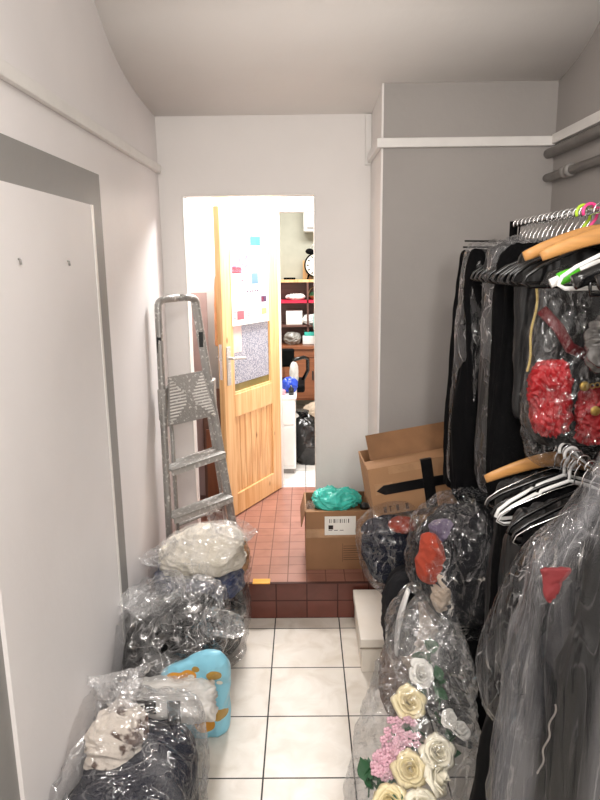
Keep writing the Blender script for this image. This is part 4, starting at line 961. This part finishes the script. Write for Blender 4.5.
# ------------------------------------------------------------------ garments
def garment(name, label, cat, pts, m, seed, amp=.012, fx=26, fz=2.2, pw=2.6, nu=120, nv=90, group=None, fine=.35):
    """pts: (z, x_left, x_right, y, half thickness)"""
    r = [((a+b)/2, y, z, (b-a)/2, t) for z, a, b, y, t in sorted(pts)]
    return build(name, loft(r, nu, nv, pw), m, smooth=True, label=label, cat=cat, group=group, disp=fold(amp, fx, fz, seed, fine))
def cover(name, label, pts, m, seed, amp=.012, s_=8, pw=2.6, nv=110, nu=150, st=(1.4, 1.4, .45)):
    r = [((a+b)/2, y, z, max(.01, (b-a)/2-amp), max(.01, t-amp*.8)) for z, a, b, y, t in sorted(pts)]
    return build(name, loft(r, nu, nv, pw), m, smooth=True, label=label, cat='cover', disp=crumple(amp, s_, seed, st=st))
# far trousers
garment('black_trousers', 'black garment hanging at the far left end of the upper rail', 'trousers', [(1.85, .60, .98, 2.47, .012), (1.82, .59, .99, 2.47, .02), (1.6, .575, .98, 2.465, .03), (1.3, .56, .97, 2.46, .04), (1.0, .56, .95, 2.46, .045), (.95, .58, .93, 2.46, .03)], M['blackcl'], 51, .014)
garment('black_trousers', 'second black garment from the far end, with a pale hem line', 'trousers', [(1.85, .60, .98, 2.36, .012), (1.8, .595, .99, 2.36, .025), (1.5, .58, .98, 2.35, .035), (1.2, .56, .96, 2.35, .045), (.98, .57, .95, 2.345, .045), (.93, .6, .9, 2.345, .02)], M['blackcl'], 52, .016)
garment('black_coat', 'long black coat in clear film, third from the far end', 'coat', [(1.86, .70, .90, 2.24, .02), (1.83, .62, .98, 2.24, .03), (1.5, .62, 1.0, 2.23, .045), (1.1, .61, 1.0, 2.22, .05), (1.06, .64, .97, 2.22, .03)], M['blacksat'], 53, .014)
garment('charcoal_jacket', 'charcoal jacket hanging just behind the red costume', 'jacket', [(1.86, .72, .88, 2.10, .02), (1.82, .63, .97, 2.10, .04), (1.5, .62, 1.0, 2.09, .05), (1.1, .62, 1.0, 2.08, .05), (1.05, .66, .95, 2.08, .03)], M['blackcl'], 54, .014)
garment('sheer_black_dress', 'black dress hanging between the jacket and the red costume', 'dress', [(1.85, .74, .88, 1.99, .02), (1.81, .65, .97, 1.99, .035), (1.5, .66, 1.0, 1.99, .045), (1.36, .66, 1.0, 1.985, .045), (1.33, .7, .96, 1.985, .03)], M['blacksat'], 55, .012)
cover('plastic_cover', 'clear plastic cover over the far black trousers', [(1.885, .62, .92, 2.42, .03), (1.86, .58, 1.0, 2.41, .09), (1.7, .565, 1.0, 2.41, .115), (1.4, .555, 1.0, 2.40, .115), (1.05, .55, .98, 2.40, .11), (1.0, .56, .97, 2.40, .09)], P_COVB, 61, .010, 9)
cover('plastic_cover', 'shiny plastic cover over the black coat, beside the red costume', [(1.875, .70, .90, 2.2, .03), (1.85, .61, 1.0, 2.2, .07), (1.5, .605, 1.02, 2.19, .085), (1.1, .60, 1.02, 2.18, .085), (1.04, .62, 1.0, 2.18, .07)], P_COVB, 62, .014, 10)
# red costume
rc = empty('red_costume', (.8, 1.9, 1.3), 'red and black satin costume with gold cords, under clear film', 'costume')
def gpart(nm, pts, m, seed, amp, fx, fz, lab=None, nu=120, nv=90, pw=2.5):
    r = [((a+b)/2, y, z, (b-a)/2, t) for z, a, b, y, t in sorted(pts)]
    return build(nm, loft(r, nu, nv, pw), m, rc, smooth=True, label=lab, disp=fold(amp, fx, fz, seed, .5))
gpart('bodice', [(1.79, .74, .88, 1.86, .015), (1.76, .67, .96, 1.86, .03), (1.6, .655, 1.0, 1.86, .045), (1.45, .66, 1.02, 1.86, .05), (1.34, .66, 1.02, 1.86, .05), (1.30, .7, .98, 1.86, .03)], M['blacksat'], 56, .01, 18, 4, 'black sheer bodice')
gpart('red_sleeve', [(1.545, .68, .72, 1.81, .012), (1.52, .645, .735, 1.80, .03), (1.46, .635, .745, 1.80, .042), (1.40, .645, .75, 1.80, .045), (1.355, .66, .74, 1.80, .03), (1.34, .68, .72, 1.80, .015)], M['red'], 57, .014, 34, 24, 'puffed red satin sleeve')
gpart('red_front', [(1.47, .80, .84, 1.80, .012), (1.45, .775, .90, 1.80, .03), (1.4, .765, .95, 1.80, .042), (1.33, .775, 1.0, 1.80, .04), (1.31, .8, .95, 1.80, .02)], M['red'], 58, .012, 34, 22, 'red satin front panel')
build('red_strap', MB().tube([(.655, 1.81, 1.69), (.70, 1.795, 1.64), (.735, 1.795, 1.585), (.79, 1.80, 1.56)], .016, 10, sx=.3, sy=1, up=(0, -1, 0)), M['dred'], rc, smooth=True)
gt = MB()
for k in range(42):
    t = k/41; p = V((.628+.012*math.sin(t*2.2), 1.83-.02*t, 1.745-.225*t)); p.x = .645+.004*math.sin(9*t)-.02*t**1.5
    gt.sph(p, .0042, 4)
build('gold_cord', gt, M['goldthread'], rc, smooth=True, label='beaded gold cord')
for (x, z) in ((.765, 1.485), (.80, 1.415)):
    md = MB().lathe([(0, .006), (.010, .006), (.0135, .004), (.014, 0), (0, 0)], (x-.0, 1.752, z), 20, mx=rx)
    for k in range(9):
        q = (x+.022+.013*k, 1.752, z+.003*math.sin(k)); md.tube([(q[0]+.007*math.cos(a), q[1], q[2]+.007*math.sin(a)) for a in np.linspace(0, 2*PI, 9)[:-1]], .0018, 6, closed=True)
    build('gold_frog_clasp', md, M['gold'], rc, smooth=True)
cover('plastic_cover', 'thin glinting film over the red costume', [(1.80, .74, .90, 1.83, .02), (1.77, .65, .99, 1.83, .06), (1.6, .635, 1.03, 1.83, .085), (1.4, .615, 1.04, 1.825, .10), (1.28, .63, 1.04, 1.825, .10), (1.25, .65, 1.02, 1.83, .08)], P_COVT, 63, .010, 12, st=(1.2, 1.2, .9))
cloth('clear_wrapped_bodice', 'clear-wrapped dark bodice bundle beside the red costume at the frame edge', 'garment', (.80, 1.66, 1.61), (.075, .04, .075), mat('clear_over_dark', (84, 82, 80), .12, coat=.6, var=.5, nscale=20), 64, .012, 14, 14)
# dark garments below lower rail
for k, (y, xl, z1, z0, lab) in enumerate(((1.93, .60, 1.17, .35, 'farthest black garment hanging from the lower rail'), (1.83, .585, 1.16, .3, 'second black garment hanging from the lower rail'), (1.72, .575, 1.16, .25, 'third black garment hanging from the lower rail'), (1.60, .57, 1.16, .2, 'nearest uncovered black garment on the lower rail'))):
    garment('black_jacket', lab, 'jacket', [(z1, .72, .84, y, .015), (z1-.025, .63, .93, y, .03), (z1-.08, xl, .97, y, .038), (.8, xl-.01, 1.0, y, .045), (z0+.05, xl, .98, y, .045), (z0, xl+.03, .95, y, .03)], M['blackcl' if k % 2 else 'blacksat'], 70+k, .012)
# covered gown B
garment('black_gown', 'long black gown reaching the floor beside the flower bag', 'gown', [(1.16, .70, .84, 1.46, .02), (1.13, .62, .93, 1.46, .04), (1.0, .56, .97, 1.46, .05), (.8, .50, .98, 1.46, .06), (.6, .46, 1.0, 1.46, .07), (.3, .42, 1.0, 1.46, .08), (.05, .40, 1.0, 1.46, .08), (.01, .43, .98, 1.46, .06)], M['blackmat'], 75, .014, 14, 1.6)
cover('plastic_cover', 'clear cover with a ragged hem over the upper half of the black gown', [(1.25, .70, .84, 1.46, .02), (1.22, .60, .92, 1.455, .06), (1.08, .50, .98, 1.45, .09), (.95, .455, 1.0, 1.45, .10), (.84, .435, 1.02, 1.445, .115), (.74, .45, 1.0, 1.44, .11), (.70, .47, .98, 1.44, .09)], P_COVB, 65, .016, 7)
garment('white_lined_dress', 'grey patterned dress showing through the ragged plastic hem', 'dress', [(1.1, .60, .75, 1.35, .015), (1.0, .56, .85, 1.35, .02), (.8, .50, .9, 1.35, .02), (.72, .52, .88, 1.35, .01)], M['charcoal'], 76, .01)
# nearest covered dress A
garment('black_dress', 'nearest long black dress under a wide plastic cover', 'dress', [(1.83, .74, .88, 1.10, .02), (1.79, .66, .96, 1.10, .04), (1.5, .60, 1.02, 1.10, .06), (1.2, .52, 1.06, 1.10, .08), (.9, .47, 1.07, 1.10, .09), (.5, .44, 1.08, 1.10, .10), (.15, .42, 1.08, 1.10, .11), (.1, .44, 1.06, 1.10, .09)], M['blackmat'], 77, .016, 13, 1.4)
cover('plastic_cover', 'long cloudy plastic cover filling the lower right corner', [(1.90, .74, .88, 1.11, .03), (1.84, .66, .96, 1.11, .07), (1.54, .535, 1.03, 1.12, .11), (1.39, .475, 1.05, 1.12, .125), (1.18, .41, 1.07, 1.13, .14), (1.03, .385, 1.08, 1.13, .15), (.81, .37, 1.09, 1.13, .155), (.5, .36, 1.09, 1.13, .16), (.2, .36, 1.09, 1.13, .16), (.15, .4, 1.06, 1.13, .14)], P_COV, 66, .020, 5, st=(1.5, 1.5, .28))
rdm = loft([(.0, 0, -.06, .004, .004), (.0, 0, -.05, .012, .006), (.005, 0, 0, .03, .007), (.01, 0, .04, .042, .007), (.01, 0, .045, .03, .004)], 40, 30); rdm.xf(Matrix.Translation((.432, 1.06, 1.265)) @ Matrix.Scale(.62, 4))
build('red_cloth', rdm, mat('muted_red_satin', (100, 22, 26), .7), smooth=True, label='red triangular cloth with gilt edge seen through the nearest cover', cat='cloth', disp=fold(.003, 30, 30, 4))
sq = MB()
for k in range(60):
    t = k/59; sq.sph((.440-.02*t+.003*math.sin(17*t), 1.02, 1.05-.14*t), .0018, 4)
build('sequin_trim', sq, M['silver'], label='thin silver sequin line on the nearest black dress', cat='trim', smooth=True)
cloth('clear_bag', 'flat clear plastic spilling on the floor at the bottom edge', 'bag', (.36, 1.48, .10), (.19, .06, .09), P_BAG, 67, .02, 10, 10, floor=.002, res=60)

# ------------------------------------------------------------------ lights
def area(name, loc, rot, size, size_y, power, color=(1, 1, 1), spread=PI):
    l = bpy.data.lights.new(name, 'AREA'); l.shape = 'RECTANGLE'; l.size = size; l.size_y = size_y; l.energy = power; l.color = color; l.spread = spread
    o = bpy.data.objects.new(name, l); col.objects.link(o); o.location = loc; o.rotation_euler = rot; return o
area('ceiling_tube_light', (.05, .35, 2.7), (math.radians(18), 0, 0), 1.0, .2, 21, (1, .97, .935))
pl = bpy.data.lights.new('ceiling_fill_point', 'POINT'); pl.energy = 54; pl.color = (1, .965, .925); pl.shadow_soft_size = .12
po_ = bpy.data.objects.new('ceiling_fill', pl); col.objects.link(po_); po_.location = (.35, -.3, 2.15)  # unseen point lamp added behind the camera to brighten the ceiling
area('landing_light', (-.12, 4.15, 2.42), (0, 0, 0), .4, .3, 42, (1, .97, .95))
area('workroom_light', (.1, 6.0, 2.75), (0, 0, 0), 1.2, .6, 62, (1, .98, .95))
wd_ = bpy.data.worlds.new('world'); sc.world = wd_; wd_.use_nodes = True
wd_.node_tree.nodes['Background'].inputs[0].default_value = (.9, .9, 1, 1); wd_.node_tree.nodes['Background'].inputs[1].default_value = .02

# ------------------------------------------------------------------ camera
cd = bpy.data.cameras.new('camera'); cam = bpy.data.objects.new('camera', cd); col.objects.link(cam)
cd.sensor_fit = 'VERTICAL'; cd.sensor_height = 36; cd.lens = 650/800*36; cd.clip_start = .05
p, y, r = math.radians(12), math.radians(-.45), math.radians(.65)
fw = V((math.sin(y)*math.cos(p), math.cos(y)*math.cos(p), -math.sin(p))); ri = fw.cross(V((0, 0, 1))).normalized(); u = ri.cross(fw)
ri2 = ri*math.cos(r)-u*math.sin(r); u2 = u*math.cos(r)+ri*math.sin(r)
mw = Matrix((ri2, u2, -fw)).transposed().to_4x4(); mw.translation = V((0, 0, 1.826)); cam.matrix_world = mw
sc.camera = cam
for o in list(col.objects):
    for k in ('org', 'used'):
        if k in o.keys(): del o[k]
sc.view_settings.view_transform = 'Standard'; sc.view_settings.look = 'None'; sc.view_settings.gamma = 1
sc.view_settings.use_curve_mapping = False; sc.view_settings.exposure = 0.38
sc.cycles.transparent_max_bounces = 24; sc.cycles.max_bounces = 10; sc.cycles.sample_clamp_indirect = 6
sc.cycles.use_denoising = True
